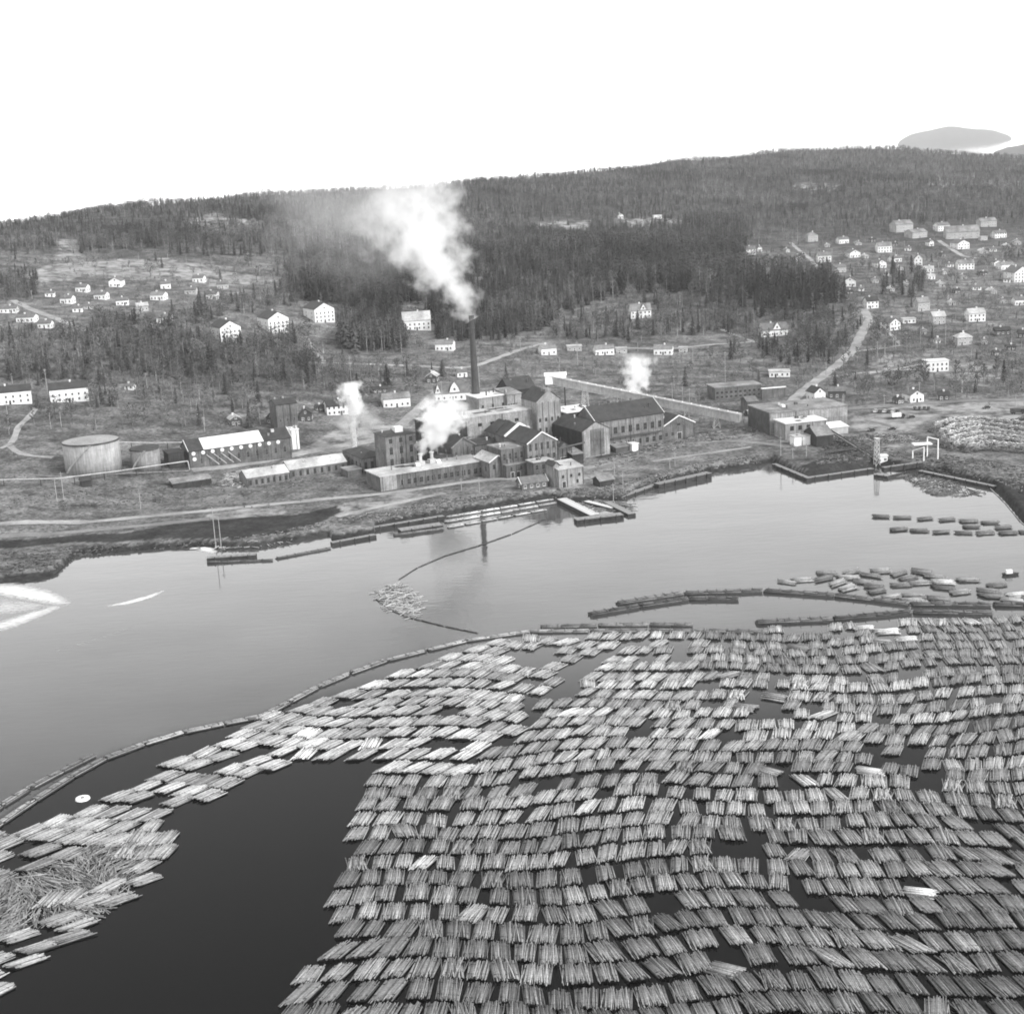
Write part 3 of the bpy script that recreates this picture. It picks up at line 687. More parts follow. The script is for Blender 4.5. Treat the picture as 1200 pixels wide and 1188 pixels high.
c = MB(); c.cyl((W*.045, -.3, H - 4.2), (W*.045, -.004, H - 4.2), .95, .95, 14); c.build('round_vent', MATS['trim_white'], r)
for i in range(4):
    c = MB(); u = W * (.16 + i * .07); c.bar((u, -.6, H - 2.6), (u + 5.5, -2.2, .6), .3, .25); c.build('stair_rail', MATS['timber_pale'], r)
bld('factory_building', 'white boxy stair house at the right end of the long brick shed', 'factory', (342.5,527), 351.5, 504.5, 8, roof='flat', wall='white_paint', roofm='roof_white')
bld('factory_building', 'tall narrow brick block behind the long brick shed', 'factory', (326,506), 350, 475, 12, roof='gx', rh=2, wall='brick', roofm='roof_slate', frame='brick_pale', wins=[('front',3,1.0,1.8,z) for z in (5,)])
bld('factory_building', 'low brick shed with pale roof, shorter of the joined pair', 'factory', (290.5,571), 339, 560.5, 13, roof='gx', rh=2.6, wall='brick_pale', roofm='roof_felt_pale', frame='brick', wins=[('front',7,1.3,1.9,.8,0,1,True)], pil=7)
bld('factory_building', 'low brick shed with pale roof, longer of the joined pair', 'factory', (340,561), 406.5, 550.8, 13, roof='gx', rh=3.0, wall='brick_pale', roofm='roof_felt_pale', frame='brick', wins=[('front',8,1.3,2.0,.8,0,1,True)], pil=8)
bld('shed', 'dark tarred shed between small tank and long brick shed', 'shed', (199,549), 217, 532, 10, roof='flat', wall='tarred_boards', roofm='tarred_boards')
bld('shed', 'low dark roofed shelter on the meadow below the long brick shed', 'shed', (203,573), 248, 567, 6, roof='shed', rh=1.0, wall='tarred_boards', roofm='roof_felt_grey')

# ------------------------------------------------------------------ chimneys, tanks, pipes
P = G(560, 506); Pz = P[2]
rc = empty('chimney_stack', P, 0, 'tall dark round factory chimney with smoking top', 'chimney')
top = zat(P, 370) - Pz; s_ = scale_at(P)
c = MB(); c.cyl((0,0,-2), (0,0,top*.34), 2.9, 2.35, 20); c.build('chimney_base', MATS['chimney_brick'], rc)
c = MB(); c.cyl((0,0,top*.34), (0,0,top), 2.05, 1.2, 20); c.build('chimney_shaft', MATS['chimney_brick'], rc)
c = MB(); c.cyl((0,0,top - 1.6), (0,0,top + .1), 1.45, 1.5, 20); c.build('chimney_cap', MATS['tarred_boards'], rc)
for i in range(6):
    z = top * (.42 + i * .095); rr = 2.05 + (1.2 - 2.05) * ((z/top - .34) / .66)
    c = MB(); c.cyl((0,0,z), (0,0,z + .3), rr + .08, rr + .08, 16); c.build('iron_band', MATS['steel_dark'], rc)
CHIM_TOP = np.array([P[0], P[1], Pz + top])
P = G(414.5, 531); rs = empty('steam_stack', P, 0, 'thin grey steel stack wrapped in white steam', 'chimney'); top2 = zat(P, 463) - P[2]
c = MB(); c.cyl((0,0,-1), (0,0,top2), .95, .75, 12); c.build('stack_pipe', MATS['steel_pale'], rs)
c = MB(); c.cyl((0,0,top2 - 1), (0,0,top2 + .05), .95, 1.0, 12); c.build('stack_rim', MATS['steel_dark'], rs)
c = MB(); c.cyl((1.6,.3,0), (1.6,.3,top2 - 6), .3, .3, 8)
for z in np.arange(4, top2 - 6, 5): c.bar((.7,.1,z), (1.6,.3,z), .15)
c.build('steam_pipe', MATS['trim_white'], rs)
STACK_TOP = np.array([P[0], P[1], P[2] + top2])
def tank(px, py, rx_px, top_py, label, mat, cone, dark=None):
    P = G(px, py); s = scale_at(P); R = rx_px * s; P = P + np.array([0, R, 0]) * .98; P[2] = float(Hz(P[0], P[1]))
    front = P - np.array([0, R, 0]); H = zat(front, top_py) - P[2]
    r = empty('storage_tank', P, 0, label, 'tank')
    c = MB(); c.cyl((0,0,-2), (0,0,H), R, R, 48); o = c.build('shell', MATS[mat], r)
    for p in o.data.polygons: p.use_smooth = len(p.vertices) == 4
    c = MB(); c.cyl((0,0,H + .003), (0,0,H + cone), R * .99, R * .05, 48); c.build('roof', MATS[dark or mat], r)
    c = MB(); n = 48
    vs = [];
    for k in range(n):
        a = 2*math.pi*k/n
        for rr, z in ((R + .02, H - .5), (R + .3, H - .5), (R + .3, H + .25), (R + .02, H + .25)): vs.append((rr*math.cos(a), rr*math.sin(a), z))
    c.add(vs, [(4*k + j, 4*((k+1) % n) + j, 4*((k+1) % n) + (j+1) % 4, 4*k + (j+1) % 4) for k in range(n) for j in range(4)]); c.build('rim', MATS['steel_dark'], r)
    for z in np.linspace(H*.2, H*.8, 4):
        c = MB(); c.cyl((0,0,z), (0,0,z + .18), R + .04, R + .04, 48, cap=False); c.build('plate_seam', MATS[mat], r)
    c = MB()
    for k in range(26):
        a = -math.pi*.5 - .9 + k * .045; c.box(R*math.cos(a)*1.03 - .5, R*math.cos(a)*1.03 + .5, R*math.sin(a)*1.03 - .5, R*math.sin(a)*1.03 + .5, k*H/26, k*H/26 + .12)
    c.build('stair', MATS['steel_pale'], r)
    return r
tank(102, 560, 31.5, 522, 'large pale cylindrical storage tank on the left shore', 'tank_paint', 1.2)
tank(168, 553, 16.5, 528, 'smaller stained tank with dark roof right of the large tank', 'concrete', 1.6, 'roof_slate')
def pipeline(name, pts, label, rad=.26, step=14, mat='pipe_paint'):
    """pts: (px, py ground, height over ground)"""
    P = []
    for x, y, h in pts: g = G(x, y); P.append(Vector((g[0], g[1], g[2] + h)))
    o = P[0].copy(); o.z = float(Hz(o.x, o.y)); r = empty(name, o, 0, label, 'pipe')
    for a, b in zip(P[:-1], P[1:]):
        c = MB(); c.cyl(a - o, b - o, rad, rad, 8); c.build('pipe', MATS[mat], r)
        n = max(1, int((b - a).length / step))
        for i in range(n):
            q = a.lerp(b, (i + .5) / n); z = float(Hz(q.x, q.y))
            if q.z - z > .8: c = MB(); c.box(q.x - o.x - .15, q.x - o.x + .15, q.y - o.y - .15, q.y - o.y + .15, z - o.z - .5, q.z - o.z - rad); c.build('post', MATS['timber_dark'], r)
    return r
pipeline('pipeline', [(-60,573,3.8),(70,570,3.8),(140,560,3.4),(180,555,3.8),(221,550,4.2),(222.5,551,.2)], 'white elevated pipe on posts running past the tanks')
pipeline('pipeline', [(131,540,9.5),(180,535,7),(215,532,6)], 'thin pipe spanning from large tank to the brick shed', .22, 400)
pipeline('pipeline', [(-40,554,.6),(75,560,.5),(150,556,.5),(222,552.5,.4)], 'low pale pipe lying on the ground below the tanks', .3, 60, 'timber')
for a_, b_, h_, l_ in pipe_bridges: pipeline('pipe_bridge', [(a_[0], a_[1], h_), (b_[0], b_[1], h_)], l_, .45, 10, 'steel_dark')
# inclined conveyor gallery
def gallery():
    A = G(646, 486); B = G(868, 503)
    za, zb = zat(A, 445), zat(B, 490)
    A = Vector((A[0], A[1], za)); B = Vector((B[0], B[1], zb)); o = Vector((B.x, B.y, float(Hz(B.x, B.y))))
    r = empty('conveyor_gallery', o, 0, 'long inclined conveyor gallery with white lamps along its roof', 'conveyor')
    d = (B - A); L = d.length
    c = MB(); c.bar(A - o, B - o, 3.4, 4.0); c.build('gallery_box', MATS['gallery'], r)
    c = MB(); up = Vector((0, 0, 2.2)); c.bar(A - o + up, B - o + up, 4.0, .25); c.build('gallery_roof', MATS['gallery'], r)
    for i in range(22):
        p = A + d * ((i + .6) / 22) - o + Vector((0, -.9, 2.65)); c = MB(); c.cyl(p - Vector((0,0,.3)), p + Vector((0,0,.25)), .42, .3, 8); c.build('roof_vent', MATS['trim_white'], r)
    for f in (.19, .38, .56, .73, .88):
        p = A + d * f; z = float(Hz(p.x, p.y)); c = MB(); w = 1.2 + (p.z - z) * .09
        if p.z - z < 3: continue
        for sx in (-1, 1):
            for sy in (-1, 1): c.bar((p.x + sx*w - o.x, p.y + sy*w - o.y, z - o.z - 1), (p.x + sx*.9 - o.x, p.y + sy*.9 - o.y, p.z - 2.05 - o.z), .28)
        n = int((p.z - z) / 2.6)
        for k in range(n):
            z0 = z + (p.z - z - 1.6) * k / n; z1 = z + (p.z - z - 1.6) * (k + 1) / n; w0 = w + (.9 - w) * k / n; w1 = w + (.9 - w) * (k + 1) / n
            c.bar((p.x - w0 - o.x, p.y - w0 - o.y, z0 - o.z), (p.x + w1 - o.x, p.y - w1 - o.y, z1 - o.z), .16); c.bar((p.x - w1 - o.x, p.y + w1 - o.y, z1 - o.z), (p.x + w0 - o.x, p.y + w0 - o.y, z0 - o.z), .16)
        c.build('trestle', MATS['steel_pale'], r)
    c = MB(); h = A - o; c.box(h.x - 2.5, h.x + 9, h.y - 3, h.y + 3, h.z - 2.2, h.z + 2.4); c.build('drive_house', MATS['white_paint'], r)
    c = MB(); c.add([(h.x - 3, h.y - 3.4, h.z + 2.41), (h.x + 9.4, h.y - 3.4, h.z + 2.41), (h.x + 9.4, h.y + 3.4, h.z + 2.41), (h.x - 3, h.y + 3.4, h.z + 2.41), (h.x - 3, h.y, h.z + 4), (h.x + 9.4, h.y, h.z + 4)], [(0,1,5,4),(2,3,4,5),(0,4,3),(1,2,5),(3,2,1,0)]); c.build('drive_house_roof', MATS['trim_white'], r)
    z = float(Hz(A.x, A.y)); c = MB()
    for sx, sy in ((-2,-2.5),(8,-2.5),(-2,2.5),(8,2.5)): c.box(h.x+sx-.25, h.x+sx+.25, h.y+sy-.25, h.y+sy+.25, z - o.z - 1, h.z - 2.2)
    c.build('drive_house_legs', MATS['steel_dark'], r)
gallery()
def lattice_mast(px, py, top, w, label, mat='steel_pale'):
    P = G(px, py); h = zat(P, top) - P[2]; r = empty('lattice_mast', P, .3, label, 'mast'); c = MB()
    for sx in (-1, 1):
        for sy in (-1, 1): c.bar((sx*w, sy*w, -.5), (sx*w*.6, sy*w*.6, h), .22)
    c.build('mast_legs', MATS[mat], r)
    n = int(h / 1.8); c = MB()
    for k in range(n):
        for s in (-1, 1):
            w0 = w * (1 - .4*k/n); w1 = w * (1 - .4*(k+1)/n)
            c.bar((-w0, s*w0, h*k/n), (w1, s*w1, h*(k+1)/n), .14); c.bar((s*w0, -w0, h*k/n), (s*w1, w1, h*(k+1)/n), .14)
    c.build('mast_bracing', MATS[mat], r); c = MB(); c.box(-w, w, -w, w, h, h + .3); c.build('mast_head', MATS[mat], r)
lattice_mast(687, 482, 457, 1.5, 'pale lattice tower standing under the conveyor gallery')
lattice_mast(1027.5, 545, 514, 1.1, 'pale upright mast at the timber yard shore')
# ------------------------------------------------------------------ houses
def house(x0, x1, yt, yb, label, style='e', yaw=None, wall='house_wall', roofm='roof_tile', name='house', floors=None, dep=None, rf=None, seed=0, group=None):
    """x0..x1, yt..yb: picture box. style e = long side to the river, g = gable, h = hipped, f = flat roof"""
    rr = random.Random(int(x0 * 131 + yb * 7))
    P = G((x0 + x1) / 2, yb); s = scale_at(P)
    tot = max(3.4, (yb - yt) * s * .9); Wp = (x1 - x0) * s
    yw = math.radians(rr.uniform(-14, 22) if yaw is None else yaw)
    ratio = dep or rr.uniform(.62, .85)
    W = Wp / (abs(math.cos(yw)) + ratio * abs(math.sin(yw))); D = W * ratio
    if style == 'g': D = W * (dep or 1.25); W = Wp / (abs(math.cos(yw)) + D / W * abs(math.sin(yw)))
    vs_ = D * .30                                   # part of the box height that is roof seen from above
    k = rf or (.34 if style in 'eh' else .36)
    if style == 'f': H, rh = tot * .9, .4
    else: rh = min(tot * k, (D if style == 'e' else W) * .5); H = max(2.3, tot - rh)
    root = empty(name, P, yw, label, 'house', group)
    h2 = MB()
    # local origin at the near left corner
    sub = root
    fl = max(1, int((H + .5) / 2.7))
    nw = max(2, min(6, int(W / 2.6))); ww = 1.15; wh = 1.35
    wins = []
    for f in range(fl):
        z = .9 + f * 2.7
        if z + wh > H: break
        wins.append(('front', nw, ww, wh, z)); wins.append(('left', 2 if D > 5 else 1, ww, wh, z)); wins.append(('right', 2 if D > 5 else 1, ww, wh, z))
    if style == 'g' and rh > 1.8: wins.append(('front', 1, 1.1, 1.2, H + .2))
    ch = [(W * rr.uniform(.35, .65), D * .5, rh + .9, .8)]
    rt = {'e': 'gx', 'g': 'gy', 'h': 'hip', 'f': 'flat'}[style]
    core(root, W, D, H, roof=rt, rh=rh, wall=wall, roofm=roofm, wins=wins, doors=[('front', rr.choice((.3, .5, .7)), 1.0, 2.1, 'timber_dark')] if nw < 5 else [('front', .5, 1.1, 2.2, 'timber_dark')],
         chims=ch if style != 'f' else (), over=.35, deep=4, frame='trim_white' if wall != 'house_wall' else 'house_wall_grey')
    c, sn = math.cos(yw), math.sin(yw); root.location = (P[0] - c * W / 2 , P[1] - sn * W / 2, P[2])
    return root, W, D, H, rh
def front_gable(root, W, D, H, rh, f0, f1, gh, wall='house_wall', roofm='roof_tile', name='cross_gable', rounded=False):
    """a gable dormer standing up from the front wall"""
    x0, x1 = W * f0, W * f1; xm = (x0 + x1) / 2; n = 8; pts = []
    for i in range(n + 1):
        t = i / n; x = x0 + (x1 - x0) * t; q = 1 - abs(2 * t - 1); z = H + gh * (q ** (.6 if rounded else 1)); pts.append((x, z))
    b = MB(); m = len(pts); y1 = D * .5
    vs_ = [(x, -.06, z) for x, z in pts] + [(x0, -.06, H - 1), (x1, -.06, H - 1)]
    b.add(vs_, [tuple(range(m)) + (m + 1, m)])
    b.build('gable_wall', MATS[wall], root)
    b = MB(); o = .3
    vs_ = [(x + (o * (-1 if i == 0 else 1 if i == m - 1 else 0)), -.35, z + .12) for i, (x, z) in enumerate(pts)] + [(x + (o * (-1 if i == 0 else 1 if i == m - 1 else 0)), y1, z + .12) for i, (x, z) in enumerate(pts)]
    b.add(vs_, [(i, i + 1, m + i + 1, m + i) for i in range(m - 1)]); b.build('gable_roof', MATS[roofm], root)
    place(root, window_mesh(1.2, 1.4, 'house_wall_grey'), 'window', 'front', xm, H + gh * .22, W, D).location.y = -.08
WH, GR, DK = 'house_wall', 'house_wall_grey', 'house_wall_dark'
HOUSES = [
 # left housing field
 (0,19,359,367,'white house at the left picture edge beside the field road','e',WH),
 (19,40,368.5,378,'long white house just below the leftmost house','e',WH),
 (44,60,375.5,385,'white house nearest the field road, low in the left field','e',WH),
 (53,64,341,348,'small white cabin left of the field, half behind bushes','e',WH),
 (69.5,85,346,356,'white bungalow above the field road, beside a thin pole','e',WH),
 (87.5,102.5,333,342.5,'white house with grey roof, second from the left in the upper row','e',WH),
 (85,97,358.5,366,'low white cottage in the lower middle of the left field','e',WH),
 (98,110,356,362.5,'low pale cottage touching the lower middle cottage','e',GR),
 (109,125,342,351,'white bungalow in the middle of the left field','e',WH),
 (128,142,325,336.5,'white house with gabled end at the top of the left field','g',WH),
 (136,151,348.5,358,'white house with dark roof right of the field centre','e',WH),
 (160,175,354.5,365,'pale cottage with light grey roof in the left field','e',GR,'roof_felt_pale'),
 (175,193,342,352,'white house with broad grey roof right of the field centre','e',WH,'roof_felt_grey'),
 (188,201,329,338.5,'white house in the upper row beside dark spruces','e',WH),
 (184,201,368,379,'white house at the lower edge of the left field above the forest','e',WH),
 (216,230,336.5,345,'grey cottage near the right end of the left field','e',GR),
 (225,239,322.5,331,'white cottage at the top right of the left field','e',WH),
 (240,255,341,351,'white house at the right end of the left field','e',WH),
 (254,268,329.5,338.5,'grey house beside a thin pole right of the left field','e',GR),
 # row houses and apartment houses
 (145,157,450,457,'small white cottage between trees right of the row houses','e',WH),
 (509,532,398,411,'low white bungalow with grey roof below the white school','e',WH,'roof_felt_grey'),
 (535,549,432,442,'small white cottage left of the tall chimney above the villa','e',WH),
 (498,513,436,449,'small dark cottage with pale roof behind the big villa','g',DK,'roof_felt_pale'),
 (381,420,468,486,'white two storey office half hidden by steam','e',WH,'roof_slate'),
 (448,483,460,477,'long white single storey house with grey roof beside the villa road','e',WH,'roof_felt_grey'),
 (436,455,453,461,'dark barn behind the long white house','e',DK,'roof_slate'),
 (368,380,474,482,'dark little barn left of the white office','e',DK,'roof_slate'),
 (633,654,403,416,'white bungalow, leftmost of the three on the open slope','e',WH,'roof_felt_grey'),
 (697,721,404,416,'white bungalow, middle one of the three on the open slope','e',WH,'roof_felt_grey'),
 (722,735,409,414,'low garage beside the middle bungalow','f',GR,'roof_felt_pale'),
 (765,789,404,416,'white bungalow, rightmost of the three on the open slope','e',WH,'roof_felt_grey'),
 (795,806,407,413,'small pale garage right of the three bungalows','f',GR,'roof_felt_pale'),
 (665,682,407,411.5,'long low pale greenhouse on the open slope','f',GR,'roof_felt_pale'),
 (766,776,252,256.5,'tiny white roofed barn by the distant pale field','f',WH,'roof_white'),
 (724,731,250,256,'tiny white cottage beside the distant pale field','g',WH),
 (268,286,486,499,'tiny dark cottage with white roof above the long brick shed','g',DK,'roof_felt_pale'),
 (312,324,483,497,'dark little house left of the tall narrow brick block','g',DK,'roof_slate'),
 (351,366,478,494,'dark shed with white window right of the narrow brick block','g',DK,'roof_slate'),
 # village on the right slope
 (871,886,288.5,298.5,'white house alone at the left edge of the village','e',WH),
 (888,893,288,295,'tiny white outbuilding beside the village\'s leftmost house','g',WH),
 (878,893,309,318,'white cottage behind birch trunks at the village\'s left edge','e',WH),
 (899,908,323.5,332.5,'small white gabled cottage between dark spruces','g',WH),
 (932,941.5,298.5,309,'pale gabled house left of the straight village path','g',GR),
 (946,959.5,271.5,283.5,'pale square house at the top left of the village','h',GR,'roof_felt_grey'),
 (959,974,295,307.5,'white house right of the straight village path','e',WH),
 (977,993,309.5,319.5,'grey house below the white house by the straight path','e',GR),
 (982.5,996,277.5,285.5,'low white house under the forest edge at the village top','e',WH),
 (988,1004,324.5,336,'white gabled house with dark roof above the spruces','g',WH,'roof_slate'),
 (995,1009.5,292.5,302,'bright white gabled house in the village middle','g',WH),
 (1015,1030.5,347.5,361.5,'white house with dark roof where the main road bends','e',WH,'roof_slate'),
 (1027,1040,304.5,314,'small white house with angled roof in the village middle','g',WH),
 (1029,1045,284,296,'two storey white house with pale roof in the upper village','e',WH,'roof_felt_grey'),
 (1040,1058.5,372.5,387,'white gabled villa right of the main road bend','g',WH),
 (1058.5,1073,374,379,'low white garage beside the gabled villa','f',WH,'roof_felt_pale'),
 (1044,1058.5,300,307,'low white house right of the village middle','e',WH),
 (1048,1072.5,258,272,'large grey house at the forest edge, left of the school','e',GR,'roof_felt_grey'),
 (1066,1090,268.5,279,'grey barn below the large grey house','e',GR,'roof_felt_grey'),
 (1071,1081.5,298,311,'tall narrow white house in the village','g',WH),
 (1080,1094.5,312,319,'low white cottage with flat roof beneath the tall narrow house','e',WH,'roof_felt_pale'),
 (1087,1097,321,327.5,'small white shed below the low white cottage','e',WH,'roof_felt_pale'),
 (1088,1095.5,281,288.5,'tiny white hut left of the steep village road','g',WH),
 (1074,1091.5,348,364.5,'grey and white two storey house with pale roof among gardens','e',GR,'roof_felt_grey'),
 (1093,1108.5,365,380,'pale two storey house right of the grey and white one','e',GR,'roof_felt_pale'),
 (1098,1114.5,260.5,271,'white house left of the long school','e',WH),
 (1149,1168.5,255.5,266,'pale two storey house at the forest edge right of the school','e',GR,'roof_felt_grey'),
 (1165,1180.5,270,279,'white house right of the school','e',WH),
 (1121,1137.5,281,292,'white house with angled gable below the school','g',WH),
 (1149,1157.5,277,282,'small pale shed below the school','f',GR,'roof_felt_pale'),
 (1123,1141.5,304.5,316,'bright white house with grey roof on the open village meadow','e',WH,'roof_felt_grey'),
 (1165,1173.5,305,311.5,'small white cottage left of the low white house by the right edge','g',WH),
 (1172,1190,307,316,'low white house near the right picture edge','e',WH,'roof_felt_grey'),
 (1187,1209,312,331,'large white gabled house cut by the right picture edge','g',WH),
 (1190,1206,347.5,358,'white house cut by the right picture edge, lower one','e',WH),
 (1136,1154.5,361.5,377,'white two storey house with pale roof in the lower village','e',WH,'roof_felt_pale'),
 (1121,1140.5,389.5,404.5,'pale square house with hipped roof, lowest in the village','h',GR,'roof_felt_pale'),
 (1065,1084.5,457,471.5,'white house with cross gable by the asphalt road','g',WH),
 (1050.5,1061,465,474,'small dark hut with white window by the asphalt road','g',DK,'roof_slate'),
 (1099,1113,459,469.5,'dark barn by the asphalt road','e',DK,'roof_slate'),
 (1167,1184,383.5,393,'dark barn among the lower village gardens','e',DK,'roof_slate'),
 (1193,1204,386.5,396.5,'dark shed at the right picture edge','e',DK,'roof_slate'),
 (952,970,453,470,'white gabled house beside the main road behind the wood room','g',WH,'roof_slate'),
 (970,992,453,467,'long dark house with white windows behind the wood room','e',DK,'roof_tile'),
 (901,926.5,436,442,'low white garage row beside the main road','f',WH,'roof_felt_pale'),
]
EXTRA = [(1003,1010,283,287.5),(1012,1019,298,303),(1020,1027,279,284),(1046,1052,284,289),(1060,1068,289,294),(1102,1110,296,301),(1110,1118,308,313),(1148,1158,292,297.5),(1160,1168,290,295),(1178,1186,286,291),(1188,1197,281,287),
 (1150,1158,318,323),(1100,1108,330,336),(1118,1126,338,344),(1140,1150,334,340),(1160,1170,338,345),(1172,1181,350,356),(1112,1120,352,358),(1060,1068,330,336),(1042,1050,336,342),(1006,1013,336,341),(1022,1030,326,332),(966,973,286,290),(948,955,310,315),
 (920,927,291,296),(908,916,300,305),(1078,1086,386,392),(1096,1103,396,402),(1150,1158,398,404),(1164,1172,410,417),(1180,1190,404,411),(1060,1068,392,398),(1035,1042,318,323),(1052,1060,312,317),(992,1000,340,345),(1126,1133,322,327),(1176,1184,326,331),(1104,1110,318,322)]
for i, (x0, x1, yt, yb) in enumerate(sorted(EXTRA)): HOUSES.append((x0, x1, yt, yb, f'small village {"shed" if i % 3 else "cottage"} on the right slope, {ordinal(i + 1)} from left among the outbuildings', 'g' if i % 2 else 'e', (DK, GR, WH, GR)[i % 4], ('roof_slate', 'roof_felt_grey', 'roof_tile', 'roof_felt_pale')[i % 4]))
for h in HOUSES:
    x0, x1, yt, yb, lab, st, wl = h[:7]; rm = h[7] if len(h) > 7 else 'roof_tile'
    house(x0, x1, yt, yb, lab, st, None, wl, rm, group='houses around the mill', name='house' if wl != DK else 'barn' if 'barn' in lab else 'small_house')
# larger houses with their own shape
for (x0, x1, yt, yb, lab) in ((-12,36.5,452,474,'white row house at the left edge, partly cut off'), (60,104,447,471,'white row house with dark roof and two chimneys beside a pole')):
    r_, W, D, H, rh = house(x0, x1, yt, yb, lab, 'e', 16, WH, 'roof_slate', floors=2, dep=.36, name='row_house', rf=.3)
for (x0, x1, yt, yb, lab) in ((252,291,374,401,'white apartment house, lowest and leftmost of three on the slope'), (308,347,363.5,390,'white apartment house, middle one of three on the slope'), (362,400.5,353,378,'white apartment house, highest and rightmost of three on the slope')):
    r_, W, D, H, rh = house(x0, x1, yt, yb, lab, 'g', 28, WH, 'roof_slate', floors=2, dep=1.5, name='apartment_house', rf=.30)
r_, W, D, H, rh = house(472,506,364,387,'large white school with tall pale roof in front of the dark forest','e',6,WH,'roof_felt_pale',floors=2,dep=.6,name='school',rf=.45)
r_, W, D, H, rh = house(1110,1147,264.5,280,'long school with broad grey roof at the top of the village','e',-4,GR,'roof_felt_grey',floors=2,dep=.4,name='school',rf=.45)
r_, W, D, H, rh = house(510,552,450,469,'big white villa with rounded centre gable beside the chimney','e',8,WH,'roof_tile',floors=1,dep=.42,name='villa',rf=.5)
front_gable(r_, W, D, H, rh, .40, .72, 6.4, rounded=True); front_gable(r_, W, D, H, rh, -.02, .16, 5.6)
r_, W, D, H, rh = house(739,764,355,373,'white villa with tall cross gable at the forest edge','e',6,WH,'roof_felt_grey',floors=1,dep=.6,name='villa',rf=.5)
front_gable(r_, W, D, H, rh, .45, .78, 4.6)
r_, W, D, H, rh = house(892,924,378,394,'white gabled villa alone below the dark spruces','e',6,WH,'roof_tile',floors=1,dep=.5,name='villa',rf=.5)
front_gable(r_, W, D, H, rh, .42, .76, 5.2)
r_, W, D, H, rh = house(1086,1111.5,421,435.5,'modern pavilion with flat white roof and open upper floor','f',2,WH,'roof_white',floors=2,dep=.6,name='pavilion')

# ------------------------------------------------------------------ poles
POLES = [(56,462,432),(11,503,472),(72,500,482),(253,641,594),(259,639,606),(165,596,574),(67,588,560),(75,586,553),(240,506,488),(305,498,478),(318,497,482),
 (412,452,418),(524,498,470),(519,480,446),(562,424,440),(656,437,418),(653,424,408),(677,428,400),(742,388,362),(790,455,440),(800,470,452),(808,471,455),(788,472,448),
 (850,448,412),(1028,421,400),(968,440,424),(1002,462,446),(1098,420,397),(1108,404,380),(1133,385,368),(1077,466,447),(915,534,511),(929,537,524),(945,535,520),
 (785,549,538),(791,546,530),(720,556,536),(719,587,566),(77,356,345),(38,352,340),(263,338,326),(610,412,395),(830,424,404),(812,424,408),(1060,292,282),(975,305,292),
 (730,568,552),(562,577,560),(541,575,560),(1036,477,462),(1064,470,452),(1175,308,296),(1190,476,462)]
def pole(px, py, top, label=None):
    P = G(px, py); h = max(5.0, zat(P, top) - P[2]); h = min(h, 26)
    r = empty('utility_pole', P, random.Random(px).uniform(-.6, .6), None, 'pole', 'utility poles')
    c = MB(); c.cyl((0,0,-.6), (0,0,h), .19, .12, 7); c.build('post', MATS['pole_wood'], r)
    c = MB(); c.box(-.9, .9, -.08, .08, h - .9, h - .72); c.build('crossarm', MATS['pole_wood'], r)
    return r
PLAB = {}
for i, (x, y, t) in enumerate(POLES):
    r = pole(x, y if y > t else t + 14, min(t, y - 6))
    z = 'on the left shore' if x < 300 and y > 480 else 'by the left housing field' if x < 300 and y < 360 else 'near the row houses' if x < 300 else 'on the timber yard shore' if x > 900 and y > 490 else 'in the village on the right slope' if x > 900 else 'in front of the mill' if y > 520 else 'on the open slope behind the mill'
    PLAB.setdefault(z, []).append((x, r))
for z, q in PLAB.items():
    for i, (x, r) in enumerate(sorted(q, key=lambda t: t[0])): r['label'] = f'thin wooden utility pole {z}, {ordinal(i + 1)} from the left there'

# ------------------------------------------------------------------ cars and lorries
def wheelset(r, L, w, rad, xs):
    for x in xs:
        for s in (-1, 1): c = MB(); c.cyl((x, s*w/2 - s*.02, rad), (x, s*w/2 - s*.24, rad), rad, rad, 10); c.build('wheel', MATS['rubber'], r)
def car(px, py, yaw, label, mat):
    P = G(px, py); r = empty('parked_car', P + np.array([0,0,.15]), math.radians(yaw), label, 'car', 'cars parked at the timber yard')
    prof = [(-2.1,.35),(-2.1,.82),(-1.25,.95),(1.1,.98),(2.05,.86),(2.12,.38)]
    c = MB(); n = len(prof)
    c.add([(x,-.82,z) for x,z in prof] + [(x,.82,z) for x,z in prof], [tuple(range(n)), tuple(range(2*n-1,n-1,-1))] + [(i,n+i,n+(i+1)%n,(i+1)%n) for i in range(n)]); c.build('body', MATS[mat], r)
    cb = [(-1.0,.97),(-.45,1.42),(.95,1.45),(1.6,.95)]; m = 4
    c = MB(); c.add([(x,-.74,z) for x,z in cb] + [(x,.74,z) for x,z in cb], [(0,1,2,3),(7,6,5,4)] + [(i,4+i,4+(i+1)%4,(i+1)%4) for i in range(4)]); c.build('window_band', MATS['glass'], r)
    c = MB(); c.box(-.5, 1.0, -.76, .76, 1.43, 1.5); c.build('roof', MATS[mat], r)
    wheelset(r, 4.2, 1.66, .32, (-1.3, 1.3))
    for s in (-1, 1): c = MB(); c.box(-2.16, -2.09, s*.6 - .14, s*.6 + .14, .6, .78); c.build('headlight', MATS['trim_white'], r)
for i, x in enumerate((1026, 1031, 1036.5, 1041.5, 1046.5, 1051.5)): car(x, 483.5, 62, ('leftmost','second','third','fourth','fifth','sixth')[i] + (' car from the left' if i else ' car') + ' in the slanted row beside the asphalt road', 'car_pale' if i in (0, 2, 4) else 'car_dark')
for i, x in enumerate((1072, 1077.5, 1083, 1088)): car(x, 480, 70, ('first','second','third','last')[i] + ' car from the left in the short dark row by the road', 'car_dark')
